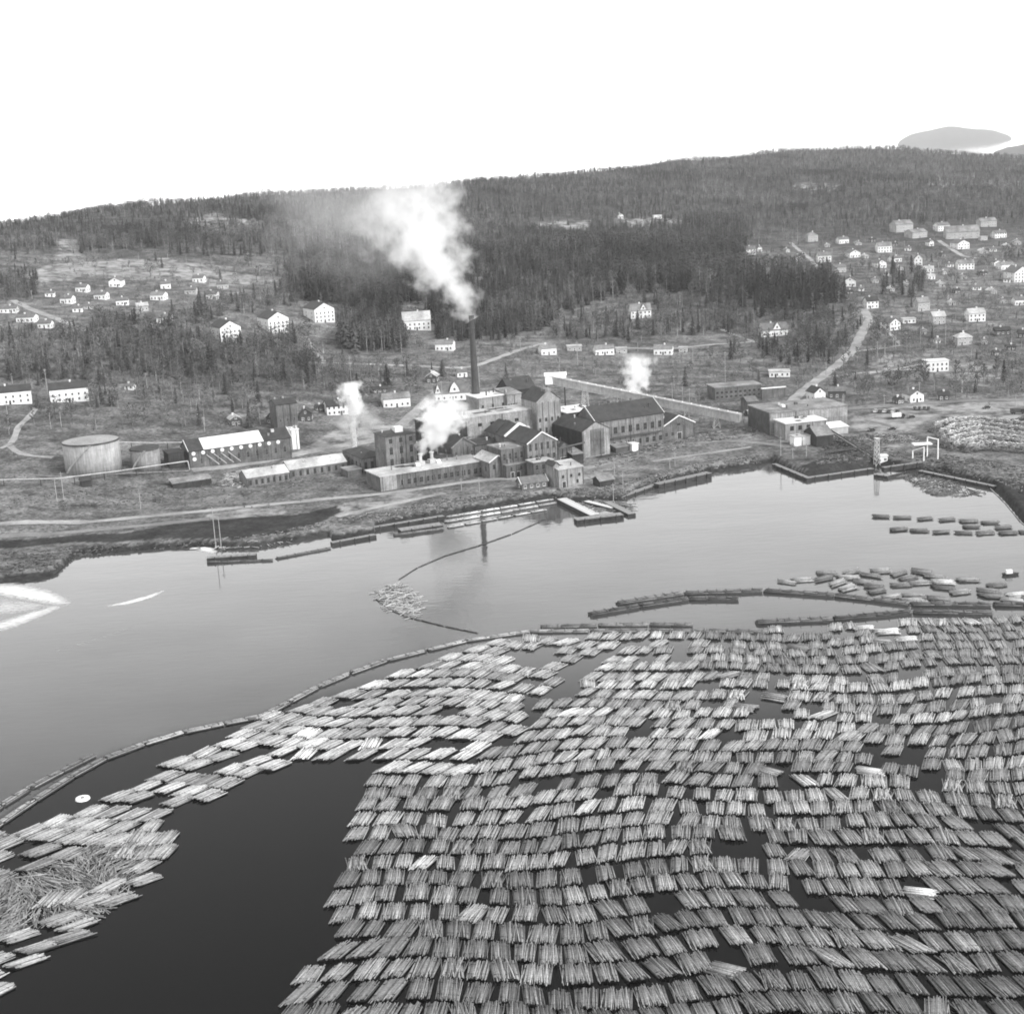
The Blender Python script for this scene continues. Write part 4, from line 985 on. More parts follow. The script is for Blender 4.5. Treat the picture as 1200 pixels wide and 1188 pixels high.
for x, y, yw, lab, m in ((1067.5,490,15,'dark car standing alone right on the sandy yard','car_dark'), (1045,504,5,'dark car on the wheel track near the log heap','car_dark'), (1021,505.5,30,'dark car at the left edge of the sandy yard','car_dark'), (1156,479,20,'dark car on the empty sandy ground below the asphalt road','car_dark')): car(x, y, yw, lab, m)
def lorry(px, py, yaw, label, box='trim_white'):
    P = G(px, py); r = empty('lorry', P + np.array([0,0,.1]), math.radians(yaw), label, 'lorry')
    c = MB(); c.box(-3.6,3.4,-1.05,1.05,.75,1.0); c.build('chassis', MATS['steel_dark'], r)
    c = MB(); c.box(-1.6,3.4,-1.15,1.15,1.01,2.9); c.build('cargo_box', MATS[box], r)
    c = MB(); c.add([(-3.6,-1.05,.9),(-1.7,-1.05,.9),(-1.7,-1.05,2.6),(-3.1,-1.05,2.6),(-3.6,-1.05,1.7),(-3.6,1.05,.9),(-1.7,1.05,.9),(-1.7,1.05,2.6),(-3.1,1.05,2.6),(-3.6,1.05,1.7)], [(0,1,2,3,4),(9,8,7,6,5),(0,5,6,1),(1,6,7,2),(2,7,8,3),(3,8,9,4),(4,9,5,0)]); cabo = c.build('cab', MATS['car_dark'], r)
    c = MB(); c.box(-3.35,-3.2,-.9,.9,1.8,2.4); c.build('windscreen', MATS['glass'], cabo)
    wheelset(r, 7, 2.1, .45, (-2.6, 1.4, 2.5))
lorry(1052, 490.5, 185, 'pale box lorry parked on the sandy yard')
lorry(879, 487, 8, 'white box lorry beside the small brick pump house')
lorry(1192, 485, 170, 'dark lorry on the ground near the right picture edge', 'steel_dark')
# ------------------------------------------------------------------ quays and jetties
def deck(name, P0, P1, width, z0, z1, label, cat='jetty', top='timber', side='timber_dark', planks=True, tyres=0):
    """timber deck from picture point P0 to P1 (near edge), width metres away from the camera"""
    A = Vector(atz(*P0, z1)); B = Vector(atz(*P1, z1)); d = (B - A); L = d.length; yw = math.atan2(d.y, d.x)
    r = empty(name, (A.x, A.y, 0), yw, label, cat)
    c = MB(); c.box(0, L, 0, width, z0, z1 - .12); c.build('crib_wall', MATS[side], r)
    n = max(2, int(L / 2.2))
    pm = None
    if planks:
        b = MB(); b.box(0.02, L / n - .06, -.15, width + .1, z1 - .118, z1 + .05); pm = b.mesh('deck_plank', [MATS[top]])
        for i in range(n): o = link('deck_plank', pm, r, (L * i / n, 0, 0))
    else:
        c = MB(); c.box(0, L, -.1, width, z1 - .118, z1 + .05); c.build('deck', MATS[top], r)
    for i in range(max(2, int(L / 6))):
        c = MB(); x = L * (i + .5) / max(2, int(L / 6)); c.cyl((x, -.3, -2), (x, -.3, z1 + .35), .22, .22, 7); c.build('pile', MATS['timber_dark'], r)
    for i in range(tyres):
        c = MB(); x = L * (i + .5) / tyres; c.cyl((x, -.32, z1 * .55), (x, -.12, z1 * .55), .5, .5, 10); c.build('fender_tyre', MATS['rubber'], r)
    return r
deck('quay', (242,654), (300,650), 3.0, -2, 1.6, 'dark timber dock at the end of the mud flat', 'quay')
deck('quay', (389.5,636), (441,626.5), 2.2, -2, 1.2, 'straight dark quay edge of the shore meadow, left section', 'quay')
deck('quay', (436,618.5), (521,604.5), 2.2, -2, 1.4, 'straight dark quay edge of the shore meadow, right section', 'quay')
deck('quay', (470,622), (519,615), 5, -2, 1.6, 'dark block of timber moored under the right quay section', 'quay', side='timber_dark', top='timber')
deck('jetty', (664,583), (703,602), -4.6, -2, 1.8, 'slanting pale jetty running out from the mill shore', 'jetty', top='timber_pale')
deck('jetty', (676,609.5), (731,603), 4.2, -1, 1.5, 'dark floating pontoon with tyres across the jetty head', 'pontoon', tyres=9)
deck('jetty', (716,587), (745,601), -3.6, -1, 1.2, 'short slanting raft jetty right of the pontoon', 'jetty')
deck('jetty', (690,586), (722,594), -3.0, -1, .9, 'low walkway between the jetties', 'jetty', top='timber_pale')
deck('quay', (772,567.5), (834,554), 3.5, -2, 2.2, 'long stacked timber quay right of the jetties', 'quay', planks=True)
deck('quay', (728,583), (770,568), 2.5, -2, 1.0, 'dark low bank of timbers linking jetty and quay', 'quay')
deck('quay', (905,543.5), (946,560.5), 2.0, -2, 1.4, 'dark corner bulkhead of the timber yard', 'quay')
deck('quay', (947,560), (1024,549), 2.0, -2, 1.3, 'dark bulkhead along the timber yard shore', 'quay')
deck('quay', (1076,551.5), (1165,570), 2.0, -2, 1.3, 'dark bulkhead sloping down to the right shore', 'quay')
deck('jetty', (1024,556), (1040,558), 3.5, -1, 1.2, 'small dark landing below the pale mast', 'jetty')
deck('jetty', (1036,548), (1082,541.5), 2.0, 1.0, 3.2, 'raised conveyor trough beside the white operator hut', 'conveyor')
bld('operator_hut', 'white operator hut with dark window at the timber yard shore', 'hut', (1031.5,543), 1040, 535, 3.2, yaw=0, roof='flat', wall='white_paint', roofm='roof_white', wins=[('front',1,1.4,1.2,1.2,.4,1)])
# log conveyor trusses between the sheds and the mast
for (a, b, ha, hb, lab) in (((972,516), (1030,546), 5, 2.5, 'long dark log conveyor sloping from the sheds to the mast'), ((985,500), (989,482), .5, 9, 'steep dark conveyor leaning on the end of the wood room'), ((958,534), (1018,528), 1.5, 2, 'low dark log conveyor in front of the sheds')):
    A, B = G(*a), G(*b); o = Vector((A[0], A[1], A[2])); r = empty('log_conveyor', o, 0, lab, 'conveyor')
    A = Vector((A[0], A[1], A[2] + ha)) - o; B = Vector((B[0], B[1], B[2] + hb)) - o
    for s in (-.9, .9):
        c = MB(); n = (B - A).cross(Vector((0,0,1))).normalized() * s; c.bar(A + n, B + n, .25, .5); c.build('side_beam', MATS['steel_dark'], r)
    c = MB(); c.bar(A - Vector((0,0,.3)), B - Vector((0,0,.3)), 1.5, .15); c.build('chain_bed', MATS['timber'], r)
    for i in range(5):
        p = A.lerp(B, (i + .5) / 5); z = float(Hz(p.x + o.x, p.y + o.y)) - o.z; c = MB(); c.bar((p.x - .8, p.y, z - .5), (p.x - .5, p.y, p.z - .3), .25); c.bar((p.x + .8, p.y, z - .5), (p.x + .5, p.y, p.z - .3), .25); c.build('support', MATS['steel_dark'], r)
# white gantry
o = G(1084, 538); r = empty('white_gantry', o, 0, 'white painted gantry frame on the dark timber ground', 'gantry'); s_ = scale_at(o)
tops = []
for (x, y, t) in ((1069.5,537,528), (1082.5,540,524), (1086.5,535,512), (1099,538,515)):
    P = G(x, y); h = zat(P, t); q = Vector((P[0] - o[0], P[1] - o[1], 0)); c = MB(); c.cyl((q.x, q.y, P[2] - o[2] - .5), (q.x, q.y, h - o[2]), .32, .28, 8); c.build('post', MATS['white_paint'], r); tops.append(Vector((q.x, q.y, h - o[2])))
c = MB(); c.bar(tops[2], tops[3], .4, .5); c.build('crossbeam', MATS['white_paint'], r)
c = MB(); c.bar(tops[0], tops[1], .3, .4); c.build('crossbeam', MATS['white_paint'], r)
c = MB(); m_ = (tops[1] + tops[2]) / 2; c.box(m_.x - 5, m_.x + 3.4, m_.y + 1, m_.y + 5, m_.z - 1.6, m_.z - 1.1); c.build('platform', MATS['white_paint'], r)

# ------------------------------------------------------------------ logs and rafts
def log_material():
    m, nt, b = nodes_of('floating_logs', 0.85, 0.25)
    a = N(nt, 'ShaderNodeAttribute'); a.attribute_name = 'tone'; oi = N(nt, 'ShaderNodeObjectInfo')
    tc = N(nt, 'ShaderNodeTexCoord'); n = maprange(nt, noise(nt, tc.outputs['Object'], 1.7, 4, .7), .3, .7, .6, 1.35)
    sp = N(nt, 'ShaderNodeSeparateColor'); nt.links.new(oi.outputs['Color'], sp.inputs[0])
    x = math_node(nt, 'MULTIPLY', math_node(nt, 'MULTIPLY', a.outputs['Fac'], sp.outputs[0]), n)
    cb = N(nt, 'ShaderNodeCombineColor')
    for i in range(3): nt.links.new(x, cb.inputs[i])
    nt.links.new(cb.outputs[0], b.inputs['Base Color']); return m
LOGM = log_material()
class LB:
    """collects logs as numpy blocks (5-sided, capped) with a tone for each"""
    C5 = np.array([(math.cos(2*math.pi*k/5 + .3), math.sin(2*math.pi*k/5 + .3)) for k in range(5)])
    def __init__(s): s.V = []; s.F = []; s.T = []; s.n = 0
    def log(s, P, Q, r, tone, taper=.8):
        P = np.asarray(P, float); Q = np.asarray(Q, float); d = Q - P; d /= max(np.linalg.norm(d), 1e-6)
        a = np.array([d[1], -d[0], 0]); na = np.linalg.norm(a); a = a / na if na > 1e-4 else np.array([1., 0, 0]); b = np.cross(a, d)
        ring = lambda E, rr: E + rr * (s.C5[:, :1] * a + s.C5[:, 1:] * b)
        s.V.append(np.concatenate([ring(P, r), ring(Q, r * taper)])); o = s.n
        for k in range(5): s.F.append((o + k, o + (k+1) % 5, o + 5 + (k+1) % 5)); s.F.append((o + k, o + 5 + (k+1) % 5, o + 5 + k))
        for k in range(1, 4): s.F.append((o, o + k + 1, o + k)); s.F.append((o + 5, o + 5 + k, o + 6 + k))
        s.T.append(np.full(10, tone)); s.n += 10
    def box(s, x0, x1, y0, y1, z0, z1, tone, sh=0.0):
        v = [(x + sh * y, y, z) for z in (z0, z1) for x, y in ((x0,y0),(x1,y0),(x1,y1),(x0,y1))]; o = s.n
        s.V.append(np.array(v, float))
        for f in ((0,3,2,1),(4,5,6,7),(0,1,5,4),(1,2,6,5),(2,3,7,6),(3,0,4,7)): s.F.append((o+f[0],o+f[1],o+f[2])); s.F.append((o+f[0],o+f[2],o+f[3]))
        s.T.append(np.full(8, tone)); s.n += 8
    def arrays(s): return np.concatenate(s.V), np.array(s.F), np.concatenate(s.T)
    def mesh(s, name):
        V, F, T = s.arrays(); return npmesh(name, V, F, [LOGM], False, {'tone': T})
def bundle(seed, shear, W=4.7, L=7.0, messy=0.0):
    """a bound bundle of floating logs: log axes slanted by shear against the raft row"""
    rr = random.Random(seed); lb = LB(); k = math.tan(shear); n = max(14, int(W * 4.4))
    lb.box(-W*.46, W*.46, -L*.4, L*.4, -.6, .28, .05, k)
    for layer in range(2):
        m = n if layer == 0 else n - 5
        for i in range(m):
            f = (i + .5) / m * 2 - 1; f *= .97 if layer == 0 else .68
            x = f * W / 2 + rr.uniform(-.05, .05); z = .22 + .26 * math.sqrt(max(0, 1 - f * f)) + layer * .22 + rr.uniform(-.06, .08)
            l = L * rr.choice((1, 1, .97, .9, .75, 1.08)) * rr.uniform(.9, 1.05); yo = rr.uniform(-.05, .05) * L
            a = shear + rr.gauss(0, .03 + messy); r_ = rr.uniform(.095, .155)
            dx, dy = math.sin(a) * l / 2 * .5 * (1 + 1 / math.cos(shear)), math.cos(a) * l / 2 * .5 * (1 + 1 / math.cos(shear))
            cx = x + k * yo; t = min(1.5, math.exp(rr.gauss(-.04, .2))) * (1.02 if layer else .9)
            if rr.random() < .06: t *= 1.3
            if rr.random() < .2: t *= .45
            P, Q = (cx - dx, yo - dy, z), (cx + dx, yo + dy, z + rr.uniform(-.06, .06))
            if rr.random() < .5: P, Q = Q, P
            lb.log(P, Q, r_, t)
    for y in (-L*.27, L*.27):
        lb.box(-W*.42 , W*.42, y - .05, y + .05, .6, .74, .3, k)
    return lb
SHEARS = [math.radians(a) for a in (-36, -24, -12, 0, 12, 24, 36)]
VAR = {}; BW = (4.6, 4.0, 5.3, 4.3, 4.8, 6.0)
for i, a in enumerate(SHEARS):
    for v in range(6):
        lb = bundle(i * 10 + v, a, W=BW[v], L=(6.5, 6.2, 6.7, 6.0, 6.5, 6.6)[v], messy=(0, 0, .02, .01, .06, .03)[v]); VAR[i, v] = (lb.mesh('log_bundle'), lb.arrays())
rng = random.Random(11)
PHI = [(450,960,12),(450,1050,2),(600,1000,10),(600,1100,4),(420,1120,30),(800,950,14),(900,1000,2),(900,1060,-6),(820,1100,-20),(1000,1000,-6),(1050,1100,-18),(1150,1000,-16),(1150,1100,-8),(700,1080,-8),(680,1140,0),
       (520,1080,2),(760,1120,-18),(1180,900,18),(700,850,28),(600,890,20),(800,800,24),(800,880,26),(1000,800,12),(1000,880,28),(1100,860,36),(1150,800,18),(900,760,10),(1100,760,6),(700,770,30),(640,930,18),(1000,940,14),(1060,960,-4)]
def phi(px, py):
    sw = sa = 0
    for x, y, a in PHI:
        w = 1 / (((px - x) ** 2 + (1.6 * (py - y)) ** 2) + 900) ** 1.5; sw += w; sa += w * a
    return math.radians(sa / sw)
SPOTS = []      # (x, y, row yaw, shear, tone)
def fill(poly, holes, yaw_deg, pitch, gap, phif, skip=.05, tone=(.24, .42), seed=1, wob=1.0, kinds=(0, 0, 1, 2, 3, 3, 4, 5)):
    rr = random.Random(seed); W0 = [atz(x, y, 0)[:2] for x, y in poly]
    c, s = math.cos(math.radians(yaw_deg)), math.sin(math.radians(yaw_deg))
    U = [(x * c + y * s, -x * s + y * c) for x, y in W0]
    u0, u1 = min(p[0] for p in U), max(p[0] for p in U); v0, v1 = min(p[1] for p in U), max(p[1] for p in U)
    ph = [rr.uniform(0, 6) for _ in range(4)]
    v = v0; rown = 0
    while v < v1 + pitch:
        rown += 1
        u = u0 + rr.uniform(0, 5); bv = 0; seg = sega = 0.0
        run_tone = rr.uniform(*tone)
        while u < u1:
            if rr.random() < .11: seg = rr.uniform(-1.1, 1.1); sega = rr.gauss(0, .07); u += rr.uniform(.2, 1.6)
            wv = seg + wob * (1.9 * math.sin(u / 23 + ph[0] + v / 60) + 1.1 * math.sin(u / 9.7 + ph[1] + v / 31) + 2.4 * math.sin(u / 51 + ph[2]))
            slope = wob * (1.9 / 23 * math.cos(u / 23 + ph[0] + v / 60) + 1.1 / 9.7 * math.cos(u / 9.7 + ph[1] + v / 31) + 2.4 / 51 * math.cos(u / 51 + ph[2]))
            vv = v + wv + rr.gauss(0, .3); x, y = u * c - vv * s, u * s + vv * c
            px, py = proj((x, y, 0)); px = float(px); py = float(py)
            if inpoly([px], [py], poly)[0] and not any(inpoly([px], [py], h)[0] for h in holes):
                if rr.random() < .16: run_tone = rr.uniform(*tone)
                lane = math.sin(x / 17 + math.sin(y / 29) * 2) * math.sin(y / 41 + x / 63)
                if rr.random() > skip and not (lane > .975):
                    row = math.radians(yaw_deg) + math.atan(slope) + sega + rr.gauss(0, .05)
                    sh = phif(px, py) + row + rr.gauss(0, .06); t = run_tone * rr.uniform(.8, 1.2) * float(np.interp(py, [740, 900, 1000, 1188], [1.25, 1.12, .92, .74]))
                    if rr.random() < .03: sh += rr.choice((-.5, .5)); t *= 1.35; row += rr.uniform(-.2, .2)
                    SPOTS.append((x, y, row, sh, t, px, py, (seed, rown), bv))
                else: u += rr.uniform(-1, 1)
            nb = rr.choice(kinds); u += (BW[bv] + BW[nb]) / 2 + gap * rr.uniform(.4, 2.0) + (rr.uniform(.4, 1.8) if rr.random() < .12 else 0); bv = nb
        v += pitch * rr.uniform(.97, 1.04)
MAIN = [(690,745),(780,741),(880,740),(985,735),(1080,728),(1260,722),(1290,1210),(330,1210),(335,1140),(402,1096),(394,1062),(402,1030),(410,990),(404,965),(414,935),(440,906),(500,906),(552,905),(560,884),(604,866),(640,815),(680,772)]
HOLES = [[(648,812),(668,790),(706,766),(742,752),(722,770),(694,792),(668,822)], [(530,1040),(546,1046),(556,1090),(552,1118),(540,1112),(538,1080)], [(808,1018),(826,1022),(834,1044),(814,1046)],
         [(872,825),(888,810),(926,822),(912,836),(880,842)], [(1060,885),(1070,872),(1078,900),(1068,912)], [(920,735),(960,735),(985,742),(930,745)], [(1088,900),(1118,884),(1122,892),(1096,920)]]
fill(MAIN, HOLES, -3, 7.25, .3, phi, .02, (.20, .36), 3, 1.4)
BAND = [(628,743),(575,752),(520,768),(452,796),(400,812),(330,832),(264,866),(208,888),(146,926),(92,947),(42,966),(-60,995),(-60,1062),(28,1022),(88,1002),(132,988),(176,968),(208,952),(266,926),(334,899),(385,890),(432,899),(482,908),(550,908),(556,880),(602,866),(638,814),(676,772),(690,748)]
BH = [[(598,765),(640,757),(665,762),(630,780),(600,790)], [(470,878),(490,872),(530,868),(548,876),(530,884),(500,884)]]
fill(BAND, BH, -22, 7.1, .3, lambda px, py: math.radians(42 - max(0, (px - 420)) * .04), .04, (.24, .44), 7, 1.5, (0, 2, 2, 4, 5, 5))
# loose outer raft on the right and the chain round the tangle of loose logs
for (x, y, a) in ((176,970,14),(190,968,10),(194,984,8),(190,1000,10),(184,1016,14),(168,1032,48),(148,1036,50),(136,1056,52),(115,1076,54),(96,1068,50),(80,1100,54),(58,1090,40),(44,1112,52),(22,1098,40),(12,1118,52),(8,1140,52),(30,1128,52),(-14,1128,50),(-20,1150,50),(-10,1165,50),(14,1156,50),(196,976,8),(118,1050,50),(90,1086,52),(64,1102,52),(36,1122,50),(178,1026,30),(160,982,10),(174,986,10),(170,1002,12),(166,1018,20),(126,1040,48),(104,1058,50),(70,1078,50),(66,1044,8),(60,1056,10),(84,1052,8),(148,1000,0)):
    p = atz(x, y, 0); SPOTS.append((p[0], p[1], rng.uniform(-.12, .12) - (.35 if a > 30 else 0), math.radians(a) - (.35 if a > 30 else 0), rng.uniform(.26, .42), x, y))
FAR = [(922,683),(948,680),(962,676),(986,672),(1004,670),(1020,671),(1036,672),(1056,671),(1074,673),(1000,681),(1022,680),(1042,681),(1060,680),(1090,676),(1096,682),(1112,681),(1128,686),(965,688),(985,686),(1010,688),(1030,690),(1052,689),(1072,688),(1092,690),(1108,690),(1130,692),(1150,688),(1160,684),(1176,690),(1192,686),(1150,697),(1172,698),(1190,697),(1115,698),(1136,702),(1060,697),(1040,697),(1086,699),(1205,690),(1210,700),(1010,697),(1180,680)]
FARP = [(930,681),(962,672),(1010,668),(1090,670),(1122,680),(1160,679),(1250,680),(1250,706),(1075,706),(985,693)]
fv = 300.0
while fv < 640:
    fu = -40 + rng.uniform(0, 8)
    while fu < 320:
        x, y = fu + rng.gauss(0, .5), fv + fu * .03 + rng.gauss(0, .5); px, py = (float(q) for q in proj((x, y, 0)))
        if inpoly([px], [py], FARP)[0] and rng.random() < .86: SPOTS.append((x, y, math.radians(90 + rng.gauss(2, 9)), rng.uniform(-.65, .65), rng.choice((.15, .18, .2, .22, .25, .28, .32, .5)), px, py, ('chain', 0), rng.choice((0, 2, 4, 5))))
        fu += rng.uniform(7.6, 9.2)
    fv += rng.uniform(5.6, 6.6)
for (x, y) in FAR[:1]:
    p = atz(x, y, 0); SPOTS.append((p[0], p[1], math.radians(rng.uniform(70, 105)), rng.choice((-1, 1)) * rng.uniform(0, .5), .3, x, y))
for (x, y) in ((985,734),(1012,737),(1040,741),(1066,738),(1090,737),(1120,735),(1148,733),(1030,752),(1062,750),(935,760),(1005,748)):
    p = atz(x, y, 0); SPOTS.append((p[0], p[1], math.radians(rng.uniform(50, 100)), rng.uniform(-.4, .4), rng.choice((.2, .28, .6)), x, y))
for (x, y) in ((908,818),(936,812),(872,830),(900,905),(1020,905),(1030,975),(1078,1047),(1090,1062),(850,1138),(1170,975),(1060,940),(926,832)):
    p = atz(x, y, 0); SPOTS.append((p[0], p[1], math.radians(rng.uniform(25, 75)), rng.uniform(-.3, .3), rng.choice((.24, .6, .55)), x, y))
RAFTS = [(1032,606),(1057,607),(1084,608.5),(1110,609.5),(1135,611),(1160,613),(1176,618.5),(1053,621),(1077,622.5),(1103,624),(1129,625),(1154,625),(1181,625),(1204,624),(1138,618)]
for (x, y) in RAFTS:
    p = atz(x, y, 0); SPOTS.append((p[0], p[1], math.radians(rng.uniform(80, 92)), rng.uniform(-.3, .3), rng.uniform(.13, .2), x, y))
# spots that would sit on one another are dropped
keep = []; cells = {}
for s in sorted(SPOTS, key=lambda s: s[1]):
    cx, cy_ = int(s[0] // 6), int(s[1] // 6); ok = True
    for i in (-1, 0, 1):
        for j in (-1, 0, 1):
            for q in cells.get((cx + i, cy_ + j), ()):
                du, dv = s[0] - q[0], s[1] - q[1]; c, n = math.cos(s[2]), math.sin(s[2]); a, b = du * c + dv * n, -du * n + dv * c
                if abs(b) < 4.8 and abs(a - math.tan(max(-.8, min(.8, s[3]))) * b) < 3.3: ok = False
    if ok: keep.append(s); cells.setdefault((cx, cy_), []).append(s)
keep.sort(key=lambda s: math.hypot(s[0], s[1]))
inview = [s for s in keep if -12 < s[5] < 1212 and s[6] < 1196]
near = set(id(s) for s in inview[:300])
place_of = {}; byrow = {}
for s in inview: byrow.setdefault(s[7] if len(s) > 7 else ('chain', 0), []).append(s)
bot = sorted([k for k in byrow if k[0] == 3], key=lambda k: k[1]); arm = sorted([k for k in byrow if k[0] == 7], key=lambda k: k[1])
for k, ss in byrow.items():
    ss.sort(key=lambda s: s[5])
    for i, s in enumerate(ss):
        if k[0] == 3: place_of[id(s)] = f'{ordinal(i + 1)} from left in {ordinal(bot.index(k) + 1)} raft row from the bottom'
        elif k[0] == 7: place_of[id(s)] = f'{ordinal(i + 1)} from left in {ordinal(arm.index(k) + 1)} row of the left raft arm'
        else: place_of[id(s)] = f'{ordinal(i + 1)} from left among the bundles lying loose or in chains'
stuffV, stuffF, stuffT, off = [], [], [], 0
for s in keep:
    x, y, row, sh, t = s[:5]; i = min(range(7), key=lambda q: abs(SHEARS[q] - sh)); v = s[8] if len(s) > 8 else rng.choice((0, 1, 2, 3, 4)); me, (V, F, T) = VAR[i, v]
    sc = rng.uniform(.95, 1.04); z = rng.uniform(-.08, .1)
    if id(s) in near:
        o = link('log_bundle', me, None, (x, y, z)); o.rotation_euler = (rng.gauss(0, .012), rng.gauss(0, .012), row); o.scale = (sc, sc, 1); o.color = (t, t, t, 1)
        px, py = s[5], s[6]
        tone = 'pale ' if t > .36 else 'dark ' if t < .22 else 'grey '
        lean = 'lying straight' if abs(sh) < .15 else 'slanting right' if sh > 0 else 'slanting left'
        tag(o, tone + 'log bundle ' + lean + ', ' + place_of[id(s)], 'log bundle', 'log bundles of the raft')
    else:
        c, n = math.cos(row), math.sin(row)
        Vw = np.column_stack([(V[:, 0] * c - V[:, 1] * n) * sc + x, (V[:, 0] * n + V[:, 1] * c) * sc + y, V[:, 2] + z])
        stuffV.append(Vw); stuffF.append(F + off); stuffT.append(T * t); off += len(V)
me = npmesh('log_raft', np.concatenate(stuffV), np.concatenate(stuffF), [LOGM], False, {'tone': np.concatenate(stuffT)})
tag(link('log_raft', me), 'farther log bundles of the great raft in slanting rows', None, None, 'stuff')
print('bundles', len(keep))
# tangles of loose logs
def loose(name, poly, n, label, lmin=3, lmax=7, tone=(.12, .32), seed=4, ang=None, z=.05):
    rr = random.Random(seed); lb = LB(); W = [atz(x, y, 0)[:2] for x, y in poly]
    x0, x1 = min(p[0] for p in W), max(p[0] for p in W); y0, y1 = min(p[1] for p in W), max(p[1] for p in W); k = 0
    while k < n:
        x, y = rr.uniform(x0, x1), rr.uniform(y0, y1)
        if not inpoly([x], [y], W)[0]: continue
        a = rr.uniform(0, math.pi) if ang is None else math.radians(ang) + 1.1 * math.sin(x / 9 + y / 13) + rr.gauss(0, .4)
        l = rr.uniform(lmin, lmax) / 2; zz = z + rr.uniform(-.06, .25)
        lb.log((x - l * math.sin(a), y - l * math.cos(a), zz), (x + l * math.sin(a), y + l * math.cos(a), zz + rr.uniform(-.1, .1)), rr.uniform(.1, .17), rr.uniform(*tone)); k += 1
    return tag(link(name, lb.mesh(name)), label, None, None, 'stuff')
loose('loose_logs', [(-40,1010),(20,1030),(90,998),(130,978),(176,976),(180,1010),(160,1030),(128,1062),(100,1078),(66,1080),(40,1086),(-40,1112)], 1500, 'dark tangle of loose logs inside the left raft arm', 3.5, 7.5, (.05, .30), 4, 10)
loose('loose_logs', [(440,695),(452,685),(470,684),(492,697),(494,714),(486,727),(470,720),(448,712)], 230, 'patch of loose pale logs caught in the thin boom', 2.5, 6, (.2, .5), 5)
loose('loose_logs', [(1050,556),(1075,556),(1110,560),(1128,572),(1160,578),(1130,582),(1100,582),(1070,566)], 330, 'dark drifting logs below the bulkhead', 3, 7, (.05, .2), 6, 80)
loose('loose_logs', [(250,646),(300,643),(340,638),(345,632),(300,634),(255,638)], 70, 'scattered stranded logs on the mud edge', 2, 5, (.2, .6), 7, 70, .6)
loose('loose_logs', [(655,588),(700,584),(740,590),(742,600),(720,598),(690,600)], 160, 'drift logs packed between the jetties', 2.5, 6, (.1, .35), 8, 60)

# ------------------------------------------------------------------ booms
def boom(name, pts, width, label_of, lanes=6, tone=(.12, .3), rad=.2, hump=.5, ties=True, cat='log boom', sect=None, group=None):
    """chain of long floating boom sections along picture points"""
    P = [np.array(atz(x, y, 0)) for x, y in pts]; out = []
    for i, (a, b) in enumerate(zip(P[:-1], P[1:])):
        d = b - a; L = np.linalg.norm(d); d /= L; nrm = np.array([-d[1], d[0], 0]); rr = random.Random(i * 7 + int(L)); yw = math.atan2(d[1], d[0])
        lb = LB(); base = rr.uniform(*tone)
        lb.box(.4, L - .4, -width * .42, width * .42, -.6, hump * .5, .04)
        for k in range(lanes):
            f = (k + .5) / lanes * 2 - 1; x = rr.uniform(.1, 1.2); z = .1 + hump * math.sqrt(max(0, 1 - f * f))
            while x < L - 1.5:
                l = min(rr.uniform(5, 8.5), L - x - .1); y = f * width / 2
                lb.log((x, y + rr.uniform(-.05, .05), z), (x + l, y + rr.uniform(-.05, .05), z + rr.uniform(-.05, .05)), rad * rr.uniform(.85, 1.1), base * rr.uniform(.6, 1.4), .9); x += l + rr.uniform(.05, .3)
        if ties:
            x = rr.uniform(1, 3)
            while x < L - .5: lb.box(x - .08, x + .08, -width * .46, width * .46, hump + .22, hump + .36, base * .35); x += rr.uniform(3, 5)
        o = link(name, lb.mesh(name), None, tuple(float(q) for q in a)); o.rotation_euler = (0, 0, yw); o.color = (1, 1, 1, 1)
        tag(o, label_of(i, len(P) - 1), cat, group); out.append(o)
    return out
ORD = ['first','second','third','fourth','fifth','sixth','seventh','eighth','ninth','tenth','eleventh','twelfth','thirteenth','fourteenth']
o_ = lambda i: ORD[min(i, 13)]
G1 = 'boom sections fencing the raft'
boom('log_boom', [(-40,972),(0,946),(34,925),(72,905),(110,886)], 2.6, lambda i, n: f'narrow outer log boom strand at lower left, {o_(i)} section from the left edge', 4, (.16, .3), group=G1)
boom('log_boom', [(-40,992),(0,966),(40,939),(84,911),(122,890),(168,873),(214,859),(262,849),(308,840),(338,824),(372,806),(410,790),(452,775),(500,763),(545,752),(620,741)], 2.6, lambda i, n: f'narrow log boom curving along the raft, {ordinal(i + 1)} section from the left edge', 4, (.2, .36), group=G1)
boom('log_boom', [(632,735.5),(700,733.5),(760,732.5),(812,733.5)], 3.2, lambda i, n: f'upper strand of the double log boom at the raft top, {o_(i)} section from the left', 5, (.14, .24), group=G1)
boom('log_boom', [(620,741),(690,740),(760,739.5),(830,740),(900,741)], 3.2, lambda i, n: f'lower strand of the double log boom at the raft top, {o_(i)} section from the left', 5, (.16, .28), group=G1)
boom('log_boom', [(690,722),(748,712),(806,703),(866,703)], 3.6, lambda i, n: f'thick dark boom bundle below the bent boom, {o_(i)} from its left end', 5, (.09, .15), hump=1.0, group=G1)
boom('log_boom', [(722,709),(800,697),(894,693.5),(978,699),(1066,709.5),(1162,710),(1290,712)], 3.6, lambda i, n: f'thick bent boom reaching to the right edge, {o_(i)} section from its left end', 5, (.1, .17), hump=1.0, group=G1)
boom('log_boom', [(884,731),(976,727),(1068,718.5),(1164,720.5)], 3.6, lambda i, n: f'thick dark boom meeting the bent boom from below, {o_(i)} section from its left end', 5, (.09, .16), hump=1.0, group=G1)
boom('log_boom', [(242,660),(320,657)], 2.0, lambda i, n: 'slim dark boom floating below the dark dock', 3, (.08, .12), group=G1)
boom('log_boom', [(322,655.5),(388,643)], 2.0, lambda i, n: 'slim dark boom between the dock and the meadow quay', 3, (.08, .14), group=G1)
